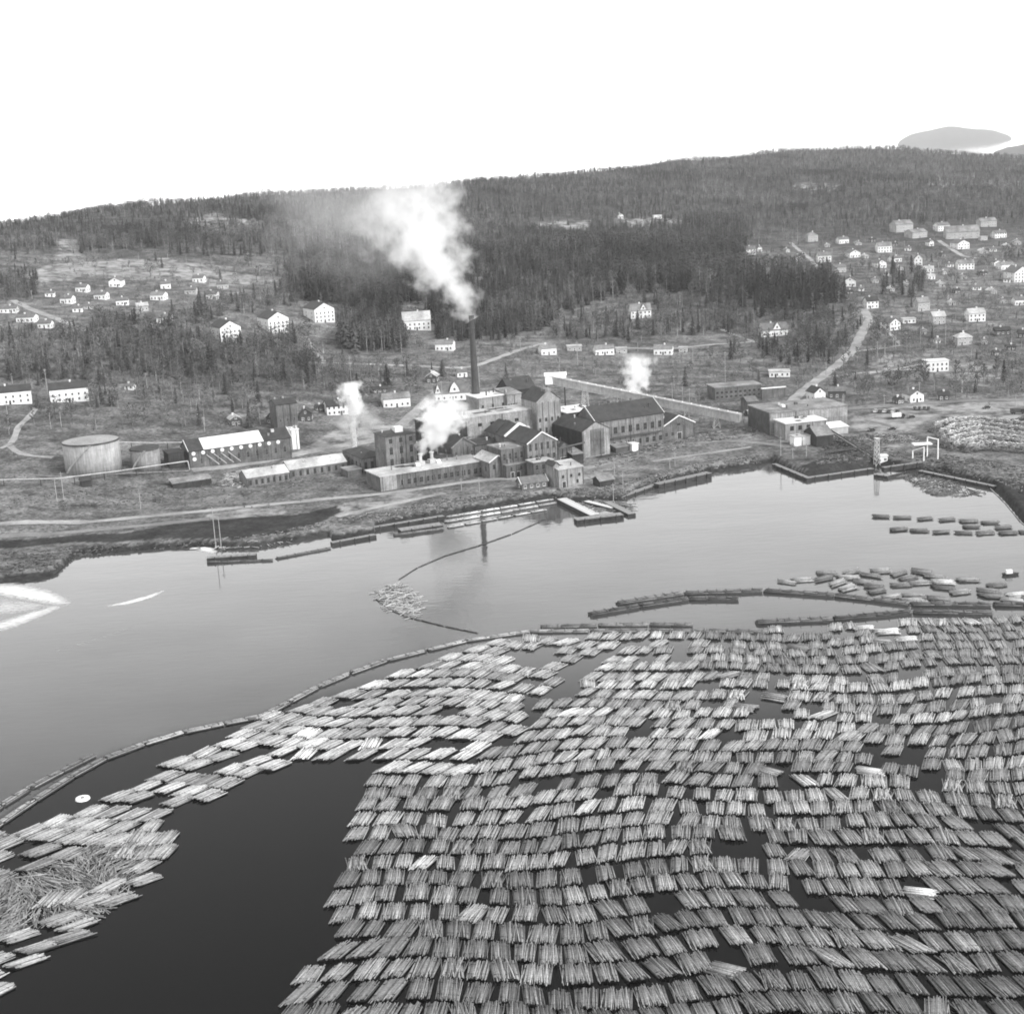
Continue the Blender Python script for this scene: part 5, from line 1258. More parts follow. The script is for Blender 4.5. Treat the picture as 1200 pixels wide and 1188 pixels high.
boom('log_boom', [(460,628),(520,620)], 2.6, lambda i, n: 'grey boom moored below the timber block', 4, (.14, .2), group=G1)
for k, (a, b) in enumerate((((522,607),(648,586)), ((520,613),(652,590)), ((524,619),(640,598)))):
    n = 6; pts = [(a[0] + (b[0] - a[0]) * i / n, a[1] + (b[1] - a[1]) * i / n) for i in range(n + 1)]
    boom('float_walkway', pts, 2.2, lambda i, n: f'pale floating timber lane, {("upper", "middle", "lower")[k]} one of three, {o_(i)} section from the left', 4, (.34, .6), cat='walkway', group='floating timber lanes before the mill')
boom('thin_boom', [(640,608),(600,626),(560,640),(520,652),(490,665),(466,680)], .5, lambda i, n: f'thin single log boom running out from the jetty, {o_(i)} stretch from the jetty', 1, (.06, .1), .2, .1, False, group='thin single log booms')
boom('thin_boom', [(440,702),(455,714),(480,724),(520,734),(560,742)], .5, lambda i, n: f'thin single log boom below the loose log patch, {o_(i)} stretch from the left', 1, (.06, .1), .2, .1, False, group='thin single log booms')
boom('thin_boom', [(1160,572),(1178,590),(1196,612),(1215,625)], .6, lambda i, n: f'thin boom along the right bank, {o_(i)} stretch from the top', 1, (.3, .5), .2, .1, False, group='thin single log booms')
# round pale buoy, work boat
p = atz(97, 936, 0); r = empty('buoy', p, 0, 'round white float in the dark channel beside the raft', 'buoy')
c = MB(); c.cyl((0,0,-.3), (0,0,.35), 1.9, 1.7, 20); c.build('float_body', MATS['white_paint'], r); c = MB(); c.cyl((0,0,.352), (0,0,.6), .5, .35, 12); c.build('float_cap', MATS['timber'], r)
p = atz(1184, 674, 0); r = empty('work_boat', p, .05, 'small dark work boat with pale wheelhouse near the right edge', 'boat')
c = MB(); pr = [(-3,0),(-2.7,-.95),(1.4,-1.0),(3.1,0),(1.4,1.0),(-2.7,.95)]
c.add([(x*.85, y*.7, -.3) for x, y in pr] + [(x, y, .75) for x, y in pr], [tuple(range(5,-1,-1)), tuple(range(6,12))] + [(i,(i+1)%6,6+(i+1)%6,6+i) for i in range(6)]); c.build('hull', MATS['timber_dark'], r)
c = MB(); c.box(-1.6, .6, -.6, .6, .755, 2.0); c.build('wheelhouse', MATS['trim_white'], r); c = MB(); c.box(.605, .64, -.45, .45, 1.3, 1.8); c.build('window', MATS['glass'], r)

# ------------------------------------------------------------------ heap of pulpwood
def heap(name, poly, n, label, hmax, tone, seed, rows=5):
    rr = random.Random(seed); lb = LB(); W = [G(x, y)[:2] for x, y in poly]; arr = np.array(W); cen = arr.mean(0)
    x0, x1 = arr[:, 0].min(), arr[:, 0].max(); y0, y1 = arr[:, 1].min(), arr[:, 1].max(); k = 0
    while k < n:
        x, y = rr.uniform(x0, x1), rr.uniform(y0, y1)
        if not inpoly([x], [y], W)[0]: continue
        e = min(1.0, min((x - x0), (x1 - x), (y - y0) * 1.6, (y1 - y) * 1.6) / 9); e = max(0, e)
        ph = (y - y0) / max(1, (y1 - y0)) * rows + .6 * math.sin(x / 14)
        z = float(Hz(x, y)) + hmax * e * (.2 + .8 * abs(math.sin(math.pi * ph))) * rr.uniform(.55, 1.0)
        a = math.pi / 2 + .5 * math.sin(x / 17 + y / 11) + rr.gauss(0, .45); l = rr.uniform(1.5, 3.2) / 2; tz = rr.gauss(0, .3)
        lb.log((x - l * math.sin(a), y - l * math.cos(a), z - tz), (x + l * math.sin(a), y + l * math.cos(a), z + tz), rr.uniform(.13, .24), rr.uniform(*tone) * (.6 + .8 * rr.random() ** 2)); k += 1
    return tag(link(name, lb.mesh(name)), label, None, None, 'stuff')
RIDGES = [[(1090,507),(1115,500),(1150,498),(1190,503),(1225,509)], [(1097,515),(1120,506),(1150,503.5),(1190,509),(1225,516)], [(1100,521),(1125,512.5),(1150,509),(1185,515),(1225,522)],
          [(1106,525),(1130,518),(1152,514.5),(1182,519),(1225,527)], [(1114,528.5),(1135,524),(1157,520),(1182,523),(1225,531)], [(1132,531),(1152,527),(1180,529),(1210,532)]]
def ridge_heap():
    rr = random.Random(9); lb = LB()
    for R in RIDGES:
        P = np.array([G(x, y)[:2] for x, y in R]); t = np.linspace(0, len(P) - 1, 200); C_ = np.column_stack([np.interp(t, range(len(P)), P[:, k]) for k in (0, 1)])
        T_ = np.gradient(C_, axis=0); T_ /= np.linalg.norm(T_, axis=1)[:, None]; L_ = np.linalg.norm(np.diff(C_, axis=0), axis=1).sum()
        for k in range(int(L_ * 17)):
            i = rr.randrange(200); en = min(1, i / 14, (199 - i) / 14 + .3); f = rr.triangular(-1, 1, 0); w = 3.0; c_ = C_[i]; tn = T_[i]; nm = np.array([-tn[1], tn[0]])
            hh = 4.6 * en * (1 - abs(f)) * rr.uniform(.75, 1.05); p = c_ + nm * f * w; z = float(Hz(p[0], p[1])) + .15 + hh
            a = rr.gauss(0, .5); d = tn * math.cos(a) + nm * math.sin(a); l = rr.uniform(1.2, 2.6) / 2; tz = rr.gauss(0, .18)
            lb.log((p[0] - d[0]*l, p[1] - d[1]*l, z - tz), (p[0] + d[0]*l, p[1] + d[1]*l, z + tz), rr.uniform(.12, .22), (.10 + .42 * (hh / 4.6) ** 1.5) * rr.uniform(.5, 1.5))  # shading of the ridges put into log tone: pale crests, dark valleys
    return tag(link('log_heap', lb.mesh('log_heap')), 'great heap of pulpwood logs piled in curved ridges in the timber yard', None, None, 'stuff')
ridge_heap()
heap('log_heap', [(1160,499),(1180,495),(1215,492),(1215,500),(1185,500)], 700, 'dark low log stack behind the great heap', 3.0, (.03, .1), 10, 1)
heap('log_heap', [(1004,512),(1030,508),(1070,512),(1076,518),(1040,520),(1008,522)], 900, 'scattered waste timber along the yard edge', 1.4, (.05, .3), 12, 2)
heap('log_heap', [(965,515),(1000,512),(1030,528),(1026,540),(990,535),(966,530)], 900, 'dark jumble of timber round the conveyors', 1.6, (.03, .16), 13, 3)
heap('log_heap', [(263,556),(282,552),(288,562),(284,572),(262,570)], 250, 'pile of scrap wood beside the low brick shed', 2.0, (.15, .6), 14, 1)

# driftwood, planks and scrap lying about the mill shore
def scrap(name, poly, n, label, seed, tone=(.05, .6), lmax=2.6):
    rr = random.Random(seed); lb = LB(); W = [G(x, y)[:2] for x, y in poly]; arr = np.array(W); k = 0
    while k < n:
        x, y = rr.uniform(arr[:, 0].min(), arr[:, 0].max()), rr.uniform(arr[:, 1].min(), arr[:, 1].max())
        if not inpoly([x], [y], W)[0]: continue
        z = float(Hz(x, y)); k += 1
        if math.sin(x / 7 + math.sin(y / 5)) * math.sin(y / 6) < -.1 and rr.random() < .8: continue
        a = rr.uniform(0, math.pi); l = rr.uniform(.5, lmax) / 2; h = rr.uniform(.08, .3)
        lb.log((x - l*math.sin(a), y - l*math.cos(a), z + h), (x + l*math.sin(a), y + l*math.cos(a), z + h * rr.uniform(.6, 1.6)), rr.uniform(.07, .3), rr.uniform(*tone))
    return tag(link(name, lb.mesh(name)), label, None, None, 'stuff')
scrap('shore_litter', [(240,640),(300,636),(380,618),(440,612),(520,600),(640,582),(640,574),(520,585),(430,602),(385,612),(300,626)], 1400, 'driftwood and bark littering the shore before the mill', 31, (.04, .26))
scrap('shore_litter', [(640,584),(690,586),(730,588),(745,577),(833,552),(893,543),(890,532),(830,540),(760,558),(700,572),(650,575)], 1600, 'timber scraps and stones on the bank right of the mill', 32, (.03, .26))
scrap('yard_litter', [(0,600),(150,592),(290,578),(430,568),(440,545),(350,540),(240,560),(0,585)], 900, 'scrap lying on the rough ground by the tanks and sheds', 33, (.03, .22))
scrap('yard_litter', [(690,560),(760,535),(830,518),(890,512),(890,500),(820,508),(760,522),(700,540)], 700, 'crates, planks and scrap in the mill yard', 34, (.03, .3))
scrap('yard_litter', [(955,545),(1030,545),(1080,550),(1160,562),(1200,580),(1200,545),(1100,532),(1000,520),(960,525)], 1800, 'bark and timber waste on the dark timber yard ground', 35, (.02, .2))
scrap('shore_litter', [(0,680),(60,672),(84,652),(150,645),(240,640),(240,633),(150,637),(0,648)], 900, 'driftwood and stones on the left mud bank', 36, (.02, .16))
# ------------------------------------------------------------------ trees
def tree_mat(name, val, var):
    m, nt, b = nodes_of(name, .9, .1); oi = N(nt, 'ShaderNodeObjectInfo'); tc = N(nt, 'ShaderNodeTexCoord')
    stand = maprange(nt, noise(nt, oi.outputs['Location'], .007, 4, .6), .32, .68, .5, 1.7)      # stands of different age and colour
    x = math_node(nt, 'MULTIPLY', math_node(nt, 'MULTIPLY', stand, maprange(nt, oi.outputs['Random'], 0, 1, val * (1 - var), val * (1 + var))), maprange(nt, noise(nt, tc.outputs['Object'], 9, 2), .3, .7, .6, 1.4))
    cb = N(nt, 'ShaderNodeCombineColor')
    for i in range(3): nt.links.new(x, cb.inputs[i])
    nt.links.new(cb.outputs[0], b.inputs['Base Color']); return m
SPR = tree_mat('spruce_needles', .04, .5); PIN = tree_mat('pine_needles', .055, .45); TWG = tree_mat('bare_twigs', .12, .45); BRK = tree_mat('bark', .16, .4); BIR = tree_mat('birch_bark', .32, .35); SHR = tree_mat('shrub_twigs', .095, .5)
def spruce(seed, slim=1.0):
    rr = random.Random(seed); c = MB(); t = MB(); t.cyl((0,0,-.04), (0,0,.96), .014, .003, 5); n = 13
    for i in range(n):
        h = .10 + .86 * (i / n) ** .92; R = (.21 * (1 - h) ** .8 + .014) * slim; k = 7; a0 = rr.uniform(0, 6)
        for j in range(k):
            if rr.random() < .1: continue
            a = a0 + j * 2 * math.pi / k + rr.uniform(-.25, .25); r = R * rr.uniform(.65, 1.25); w = .42; dz = -.045 - .03 * rr.random()
            c.add([(0, 0, h + .035), (r*.75*math.cos(a - w), r*.75*math.sin(a - w), h + dz*.7), (r*math.cos(a), r*math.sin(a), h + dz*1.1), (r*.75*math.cos(a + w), r*.75*math.sin(a + w), h + dz*.7)], [(0,1,2),(0,2,3)])
    c.add([(0,0,1.0),(.012,0,.93),(-.008,.01,.93),(-.008,-.01,.93)], [(0,1,2),(0,2,3),(0,3,1)])
    return t, c, (BRK, SPR)
def pine(seed):
    rr = random.Random(seed); t = MB(); t.cyl((0,0,-.04), (.01,.01,.9), .014, .006, 5); c = MB()
    for i in range(7):
        a = rr.uniform(0, 6.28); z = rr.uniform(.5, .88); r = rr.uniform(.07, .14); e = (r*math.cos(a), r*math.sin(a), z + .05); t.cyl((.005,.005,z - .03), e, .005, .002, 3)
    for i in range(130):
        a = rr.uniform(0, 6.28); z = rr.uniform(-1, 1); r = .21 * math.sqrt(max(0, 1 - z*z)) * rr.uniform(.5, 1.1); p = Vector((r*math.cos(a), r*math.sin(a), .74 + z*.25)); s = rr.uniform(.04, .08)
        d1 = Vector((rr.gauss(0,1), rr.gauss(0,1), rr.gauss(0,.5))).normalized() * s; d2 = Vector((rr.gauss(0,1), rr.gauss(0,1), rr.gauss(0,.5))).normalized() * s
        c.add([p, p + d1, p + d2], [(0,1,2)])
    return t, c, (BRK, PIN)
def birch(seed, pale=True):
    rr = random.Random(seed); t = MB(); t.cyl((0,0,-.04), (0,0,.55), .016, .011, 5); t.cyl((0,0,.55), (.02,.0,.95), .011, .003, 4); c = MB()
    for i in range(16):
        a = rr.uniform(0, 6.28); z = rr.uniform(.28, .85); l = (1.05 - z) * rr.uniform(.22, .42); b = Vector((0,0,z)); e = b + Vector((math.cos(a)*l*.75, math.sin(a)*l*.75, l*.8))
        c.cyl(b, e, .006, .002, 3, cap=False)
        for k in range(12):
            p = b.lerp(e, rr.uniform(.3, 1)); d = Vector((rr.gauss(0,.6) + math.cos(a)*.5, rr.gauss(0,.6) + math.sin(a)*.5, rr.gauss(.3,.5))).normalized() * rr.uniform(.05, .11); q = d.cross(Vector((rr.gauss(0,1), rr.gauss(0,1), 1))).normalized() * .012
            c.add([p - q, p + q, p + d], [(0,1,2)])
    return t, c, (BIR if pale else BRK, TWG)
def shrub(seed):
    rr = random.Random(seed); t = MB(); c = MB()
    for i in range(6): a = rr.uniform(0, 6.28); t.cyl((0,0,-.05), (math.cos(a)*.25, math.sin(a)*.25, rr.uniform(.5,.8)), .03, .01, 3)
    for i in range(90):
        a = rr.uniform(0, 6.28); z = rr.random(); r = .45 * math.sqrt(rr.random()) * (1.1 - .6*z); p = Vector((r*math.cos(a), r*math.sin(a), .1 + .85*z))
        d1 = Vector((rr.gauss(0,1), rr.gauss(0,1), rr.gauss(.4,.6))).normalized() * .17; d2 = Vector((rr.gauss(0,1), rr.gauss(0,1), rr.gauss(.4,.6))).normalized() * .06
        c.add([p, p + d1, p + d2], [(0,1,2)])
    return t, c, (BRK, SHR)
def round_tree(seed):
    rr = random.Random(seed); t = MB(); t.cyl((0,0,-.04), (0,0,.5), .02, .012, 5); c = MB()
    for i in range(7): a = rr.uniform(0, 6.28); l = rr.uniform(.15, .3); t.cyl((0,0,rr.uniform(.25,.5)), (l*math.cos(a), l*math.sin(a), rr.uniform(.55,.85)), .008, .003, 3)
    for i in range(190):
        a = rr.uniform(0, 6.28); z = rr.uniform(-1, 1); r = .33 * math.sqrt(max(0, 1 - z*z)) * rr.uniform(.35, 1.1); p = Vector((r*math.cos(a), r*math.sin(a), .62 + z*.36))
        d1 = Vector((rr.gauss(0,.7) + math.cos(a)*.5, rr.gauss(0,.7) + math.sin(a)*.5, rr.gauss(.4,.5))).normalized() * rr.uniform(.08, .15); q = d1.cross(Vector((rr.gauss(0,1), rr.gauss(0,1), 1))).normalized() * .016
        c.add([p - q, p + q, p + d1], [(0,1,2)])
    return t, c, (BRK, SHR)
PROTO = {}; PCOL = bpy.data.collections.new('tree_kinds')
for i, (nm, f) in enumerate((('a', lambda: spruce(1)), ('b', lambda: spruce(2, .8)), ('c', lambda: spruce(3, 1.15)), ('d', lambda: pine(4)), ('e', lambda: birch(5)), ('f', lambda: birch(6, False)), ('g', lambda: birch(7)), ('h', lambda: shrub(8)), ('i', lambda: round_tree(9)), ('j', lambda: round_tree(10)))):
    t, c, mm = f(); tm = t.mesh('trunk', [mm[0]]); cm = c.mesh('crown', [mm[1]])
    j = MB(); j.v = t.v + c.v; j.f = t.f + [tuple(q + len(t.v) for q in f_) for f_ in c.f]; j.m = [0] * len(t.f) + [1] * len(c.f)
    jm = j.mesh('tree', [mm[0], mm[1]]); o = bpy.data.objects.new(f'tree_kind_{nm}', jm); PCOL.objects.link(o); PROTO[i] = (tm, cm)
# where trees stand (by what the ground shows): density and kind
CLEAR = PALE[:1] + PALE[3:6] + [[(0,330),(40,322),(60,308),(190,301),(330,325),(330,350),(262,356),(205,380),(130,372),(80,392),(0,386)], [(150,290),(190,296),(190,306),(0,312),(0,302)],
         [(246,376),(300,370),(410,352),(420,372),(300,405),(250,405)]]
DENSE = [[(330,300),(880,262),(870,300),(896,342),(850,364),(800,346),(742,346),(700,350),(642,386),(620,394),(572,400),(512,394),(508,362),(468,360),(470,384),(482,416),(420,416),(400,392),(404,352),(345,352)],
         [(0,384),(82,394),(140,376),(205,384),(250,404),(300,408),(345,394),(352,404),(358,428),(250,432),(230,446),(110,446),(0,446)], [(0,326),(38,324),(40,348),(0,352)],
         [(850,322),(985,318),(984,358),(930,374),(880,372),(856,358)], [(1030,318),(1092,322),(1090,346),(1036,346)], [(340,428),(372,426),(380,444),(356,452),(340,446)]]
MEDIUM = [[(0,446),(230,446),(250,432),(340,432),(350,455),(300,470),(230,478),(120,474),(60,474),(0,478)], [(360,428),(540,434),(500,450),(430,452),(360,462)], [(820,372),(960,372),(1000,395),(980,425),(940,430),(860,396)], [(205,384),(330,330),(350,360),(300,372)],
          [(640,388),(742,346),(860,362),(870,392),(720,398),(640,398)]]
rr = random.Random(21); nrg = np.random.default_rng(3)
pts = []
def cand(d0, d1, area):
    n = int(.5 * math.radians(58) * (d1**2 - d0**2) / area); d = np.sqrt(nrg.uniform(d0**2, d1**2, n)); a = nrg.uniform(-math.radians(29), math.radians(29), n)
    x = d * np.sin(a); y = d * np.cos(a); return np.column_stack([x, y, Hz(x, y)])
C = np.concatenate([cand(560, 1000, 24), cand(1000, 1700, 26), cand(1700, 2600, 46), cand(2600, 3700, 80)])
px, py = proj(C)
px2 = np.clip(px, 2, 1198)
pxj = px2 + 5 * np.sin(C[:, 0] / 9 + 1) + 4 * np.sin(C[:, 1] / 13 + C[:, 0] / 21) + nrg.normal(0, 2.5, len(C)); pyj = py + 2.5 * np.sin(C[:, 0] / 17) + 2 * np.sin(C[:, 0] / 7 + C[:, 1] / 19) + nrg.normal(0, 1.5, len(C))
ANY = lambda polys: np.any([inpoly(pxj, pyj, p) for p in polys], axis=0)
clear, dense, med = ANY(CLEAR), ANY(DENSE), ANY(MEDIUM)
fore = (py < np.interp(px, [0,190,330,870,960,1200], [305,300,300,264,270,256]))
village = (px > 862) & ~fore & ~dense & (py < 470)
field = clear & ~dense
prob = np.full(len(C), .05)
prob[village] = .2; prob[med] = .6; prob[fore] = .95; prob[dense] = .97; prob[dense & (px > 846) & (py > 316)] = .5; prob[field] = .07
prob[(py > 478)] = .0; prob[(py > 478) & (py < 510) & (px < 330)] = .12; hole = inpoly(px2, py, PALE[2]) | inpoly(px2, py, PALE[10]); prob[hole] = .25
patch = np.sin(C[:, 0] / 33 + np.sin(C[:, 1] / 47)) * np.sin(C[:, 1] / 39 + 1.3)
prob = np.where(fore, prob * np.where(patch > .75, .35, 1), prob)
ok = (nrg.random(len(C)) < prob) & (C[:, 2] > 1.5)
# nothing grows through houses or on roads
BOXES = [(h[0] - 3, h[1] + 3, h[2] + 1, h[3] + 3.5) for h in HOUSES] + [(-15,40,452,478),(57,107,449,475),(250,293,378,405),(306,350,368,394),(360,403,357,382),(470,508,370,391),(1108,1149,266,284),(506,556,448,475),(736,767,358,377),(889,927,380,398),(1083,1114,422,440),(884,996,468,520),(836,924,448,474),(625,720,440,520)]
for x0, x1, y0, y1 in [(a, b, c, d + 6) for a, b, c, d in BOXES]: ok &= ~((px > x0) & (px < x1) & (py > y0) & (py < y1))
ROADSEG = []
for rd in ([(462,505),(490,480),(513,459)], [(362,425),(420,426.5),(480,428.5),(530,432),(556,430),(580,421),(615,408)], [(926,472),(945,455),(975,433),(1000,411),(1010,390),(1019,376),(1012,362)], [(962,443),(1060,433),(1120,433)], [(985,480),(1080,472.5),(1200,468.5)], [(15,352),(62,372),(100,388)], [(926,284),(962,318)], [(1100,282),(1130,301)], [(735,408),(880,401)]):
    for (a0, b0), (a1, b1) in zip(rd[:-1], rd[1:]):
        ROADSEG.append(((a0, b0), (a1, b1)))
        t = np.clip(((px - a0) * (a1 - a0) + (py - b0) * (b1 - b0)) / ((a1 - a0) ** 2 + (b1 - b0) ** 2), 0, 1)
        ok &= np.hypot(px - a0 - t * (a1 - a0), (py - b0 - t * (b1 - b0))) > 4
C, px, py, dense, fore, med, village, field = C[ok], px[ok], py[ok], dense[ok], fore[ok], med[ok], village[ok], field[ok]
n = len(C); u = nrg.random(n); patch = np.sin(C[:, 0] / 61 + 2 * np.sin(C[:, 1] / 87)) * np.sin(C[:, 1] / 71 + .3)
kind = np.zeros(n, int)
dec = np.where(dense & (px > 360), .08, np.where(dense, .45, np.where(fore, .38 + .35 * (patch > .1), np.where(med, .72, .86))))
isdec = u < dec
kind = np.where(isdec, np.where(fore | dense, nrg.choice([5, 6, 8, 9], n, p=[.3, .1, .3, .3]), nrg.choice([4, 5, 6, 7, 8, 9], n, p=[.14, .14, .12, .12, .24, .24])), nrg.choice([0, 1, 2, 3], n, p=[.26, .22, .14, .38]))
kind[(kind == 7) & fore] = 5
left_d = dense & (px < 360); 
size = nrg.uniform(7, 14, n); size[dense] = nrg.uniform(12, 20, dense.sum()); size[left_d] = nrg.uniform(7, 14, left_d.sum()); size[isdec] = nrg.uniform(6, 12, isdec.sum()); size[kind == 7] = nrg.uniform(1.8, 4.5, (kind == 7).sum())
size[(village | field) & ~isdec] *= .75
d_ = np.hypot(C[:, 0], C[:, 1]); size[d_ > 1500] *= .8; size *= .75 + .5 * np.clip(.5 + patch, 0, 1); ridge_ = d_ > np.interp(np.arctan2(C[:, 0], C[:, 1]), SK_AZ, SK_R) - 150; size[ridge_] *= .85
# single trees: nearest ones standing free of the closed forest
free = np.where(~dense & ~fore & (kind != 7) & (px > 0) & (px < 1200))[0]
free = free[np.argsort(d_[free])][:300]; single = np.zeros(n, bool); single[free] = True
print('trees', n, 'single', len(free))
KN = {0: 'spruce_tree', 1: 'spruce_tree', 2: 'spruce_tree', 3: 'pine_tree', 4: 'birch_tree', 5: 'bare_tree', 6: 'birch_tree', 8: 'bushy_tree', 9: 'bushy_tree'}
DESC = {'spruce_tree': 'dark pointed spruce', 'pine_tree': 'pine with rounded dark crown', 'birch_tree': 'pale leafless birch', 'bare_tree': 'grey leafless tree', 'bushy_tree': 'round bushy bare tree'}
rank = {}
for i in sorted(free, key=lambda q: px[q]):
    nm = KN[int(kind[i])]; s = float(size[i]); x, y = float(px[i]), float(py[i])
    where = 'near the left shore and tanks' if x < 330 and y > 478 else 'around the row houses on the left' if x < 330 and y > 430 else 'among the houses of the left field' if x < 330 else 'in the village on the right slope' if x > 862 and y < 420 else 'beside the main road on the right' if x > 862 else 'on the slope between mill and upper road' if x < 620 else 'on the open slope behind the conveyor gallery'
    key = ('tall ' if s > 11.5 else 'small ' if s < 7.5 else '') + DESC[nm] + ' ' + where; rank[key] = rank.get(key, 0) + 1
    r = empty(nm, C[i], rr.uniform(0, 6.28), key + f', {ordinal(rank[key])} from left' if len(key.split()) < 14 else key.replace('pine with rounded dark crown', 'dark pine') + f', {ordinal(rank[key])} from left', 'tree', 'free standing trees')
    r.scale = (s * rr.uniform(.9, 1.2), s * rr.uniform(.9, 1.2), s); tm, cm = PROTO[int(kind[i])]
    link('trunk', tm, r); link('crown', cm, r)
def scatter(name, idx, label):
    me = bpy.data.meshes.new(name); me.vertices.add(len(idx)); me.vertices.foreach_set('co', C[idx].astype(np.float32).ravel())
    for nm, ty, val in (('tree_kind', 'INT', kind[idx]), ('tree_size', 'FLOAT', size[idx]), ('tree_turn', 'FLOAT', nrg.uniform(0, 6.28, len(idx)))):
        at = me.attributes.new(nm, ty, 'POINT'); at.data.foreach_set('value', np.asarray(val, np.int32 if ty == 'INT' else np.float32))
    o = link(name, me); ng = bpy.data.node_groups.new(name, 'GeometryNodeTree')
    ng.interface.new_socket('Geometry', in_out='INPUT', socket_type='NodeSocketGeometry'); ng.interface.new_socket('Geometry', in_out='OUTPUT', socket_type='NodeSocketGeometry')
    gi = ng.nodes.new('NodeGroupInput'); go = ng.nodes.new('NodeGroupOutput'); ip = ng.nodes.new('GeometryNodeInstanceOnPoints'); ci = ng.nodes.new('GeometryNodeCollectionInfo')
    ci.inputs['Collection'].default_value = PCOL; ci.inputs['Separate Children'].default_value = True; ci.inputs['Reset Children'].default_value = True
    def na(nm, ty): q = ng.nodes.new('GeometryNodeInputNamedAttribute'); q.data_type = ty; q.inputs['Name'].default_value = nm; return q.outputs[0]
    ip.inputs['Pick Instance'].default_value = True; L = ng.links.new
    L(gi.outputs[0], ip.inputs['Points']); L(ci.outputs[0], ip.inputs['Instance']); L(na('tree_kind', 'INT'), ip.inputs['Instance Index'])
    cx = ng.nodes.new('ShaderNodeCombineXYZ'); L(na('tree_turn', 'FLOAT'), cx.inputs[2]); L(cx.outputs[0], ip.inputs['Rotation'])
    sx = ng.nodes.new('ShaderNodeCombineXYZ'); f = na('tree_size', 'FLOAT')
    for k in range(3): L(f, sx.inputs[k])
    L(sx.outputs[0], ip.inputs['Scale']); L(ip.outputs[0], go.inputs[0])
    md = o.modifiers.new('scatter', 'NODES'); md.node_group = ng
    return tag(o, label, None, None, 'stuff')
rest = ~single
scatter('spruce_forest', np.where(rest & (dense | fore))[0], 'dark spruce forest covering the hills behind the mill')
# low scrub everywhere on the open land
keepC, keepk, keeps = C, kind, size
S_ = np.concatenate([cand(560, 1000, 14), cand(1000, 1600, 26)]); sx_, sy_ = proj(S_); sc_ = np.clip(sx_, 2, 1198)
okS = (S_[:, 2] > 2.2) & (sy_ < 600) & (sy_ > 300) & (np.sin(S_[:, 0] / 13 + 2 * np.sin(S_[:, 1] / 17)) * np.sin(S_[:, 1] / 11 + S_[:, 0] / 29) > -.15)
okS &= (nrg.random(len(S_)) < np.where(sy_ > 505, .10, np.where(sy_ > 478, .35, .6)))
for p in PALE[:2] + MUD: okS &= ~(inpoly(sc_, sy_, p) & (nrg.random(len(S_)) < .9))
okS &= ~((sx_ > 215) & (sx_ < 820) & (sy_ > 485 ) & (sy_ < 580)) & ~((sx_ > 990) & (sy_ > 475))
for x0, x1, y0, y1 in BOXES: okS &= ~((sx_ > x0) & (sx_ < x1) & (sy_ > y0) & (sy_ < y1))
for (a0, b0), (a1, b1) in ROADSEG:
    t = np.clip(((sx_ - a0) * (a1 - a0) + (sy_ - b0) * (b1 - b0)) / ((a1 - a0) ** 2 + (b1 - b0) ** 2), 0, 1)
    okS &= np.hypot(sx_ - a0 - t * (a1 - a0), (sy_ - b0 - t * (b1 - b0))) > 4
C = S_[okS]; kind = np.full(len(C), 7); size = nrg.uniform(.8, 3.2, len(C)); print('scrub', len(C))
scatter('scrub', np.arange(len(C)), 'low leafless scrub and heather on the open slopes')
C, kind, size = keepC, keepk, keeps
scatter('shrub_growth', np.where(rest & ~(dense | fore))[0], 'leafless birches, young trees and shrubs on the open slopes')
# ------------------------------------------------------------------ far islands
def island(name, px0, px1, dist, hgt, depth, label, seed):
    a0 = math.atan2(*ray(px0, 160)[:2]); a1 = math.atan2(*ray(px1, 160)[:2]); nr, nc = 24, 70; V = []
    for j in range(nr):
        for i in range(nc):
            u = i / (nc - 1); v = j / (nr - 1); az = a0 + (a1 - a0) * u; d = dist + depth * (v - .5)
            prof = max(0, math.sin(math.pi * u)) ** .5 * (.86 + .10 * math.sin(u * 4.2 + .4 * seed) + .05 * math.sin(u * 17)) * max(0, math.sin(math.pi * v)) ** .7
            V.append((d * math.sin(az), d * math.cos(az), -3 + hgt * prof + 5 * math.sin(u * 60 + seed) * math.sin(v * 13) * prof))
    me = npmesh(name, V, grid_faces(nr, nc), [MATS['island_wood']], True); return tag(link(name, me), label, None, None, 'structure')
mk('island_wood', .05, .3, .002)
island('island', 1052, 1186, 15200, 150, 2600, 'wooded island far out in the hazy sea', 1)
island('island', 1164, 1340, 8200, 52, 900, 'second wooded island cut by the right picture edge', 2)
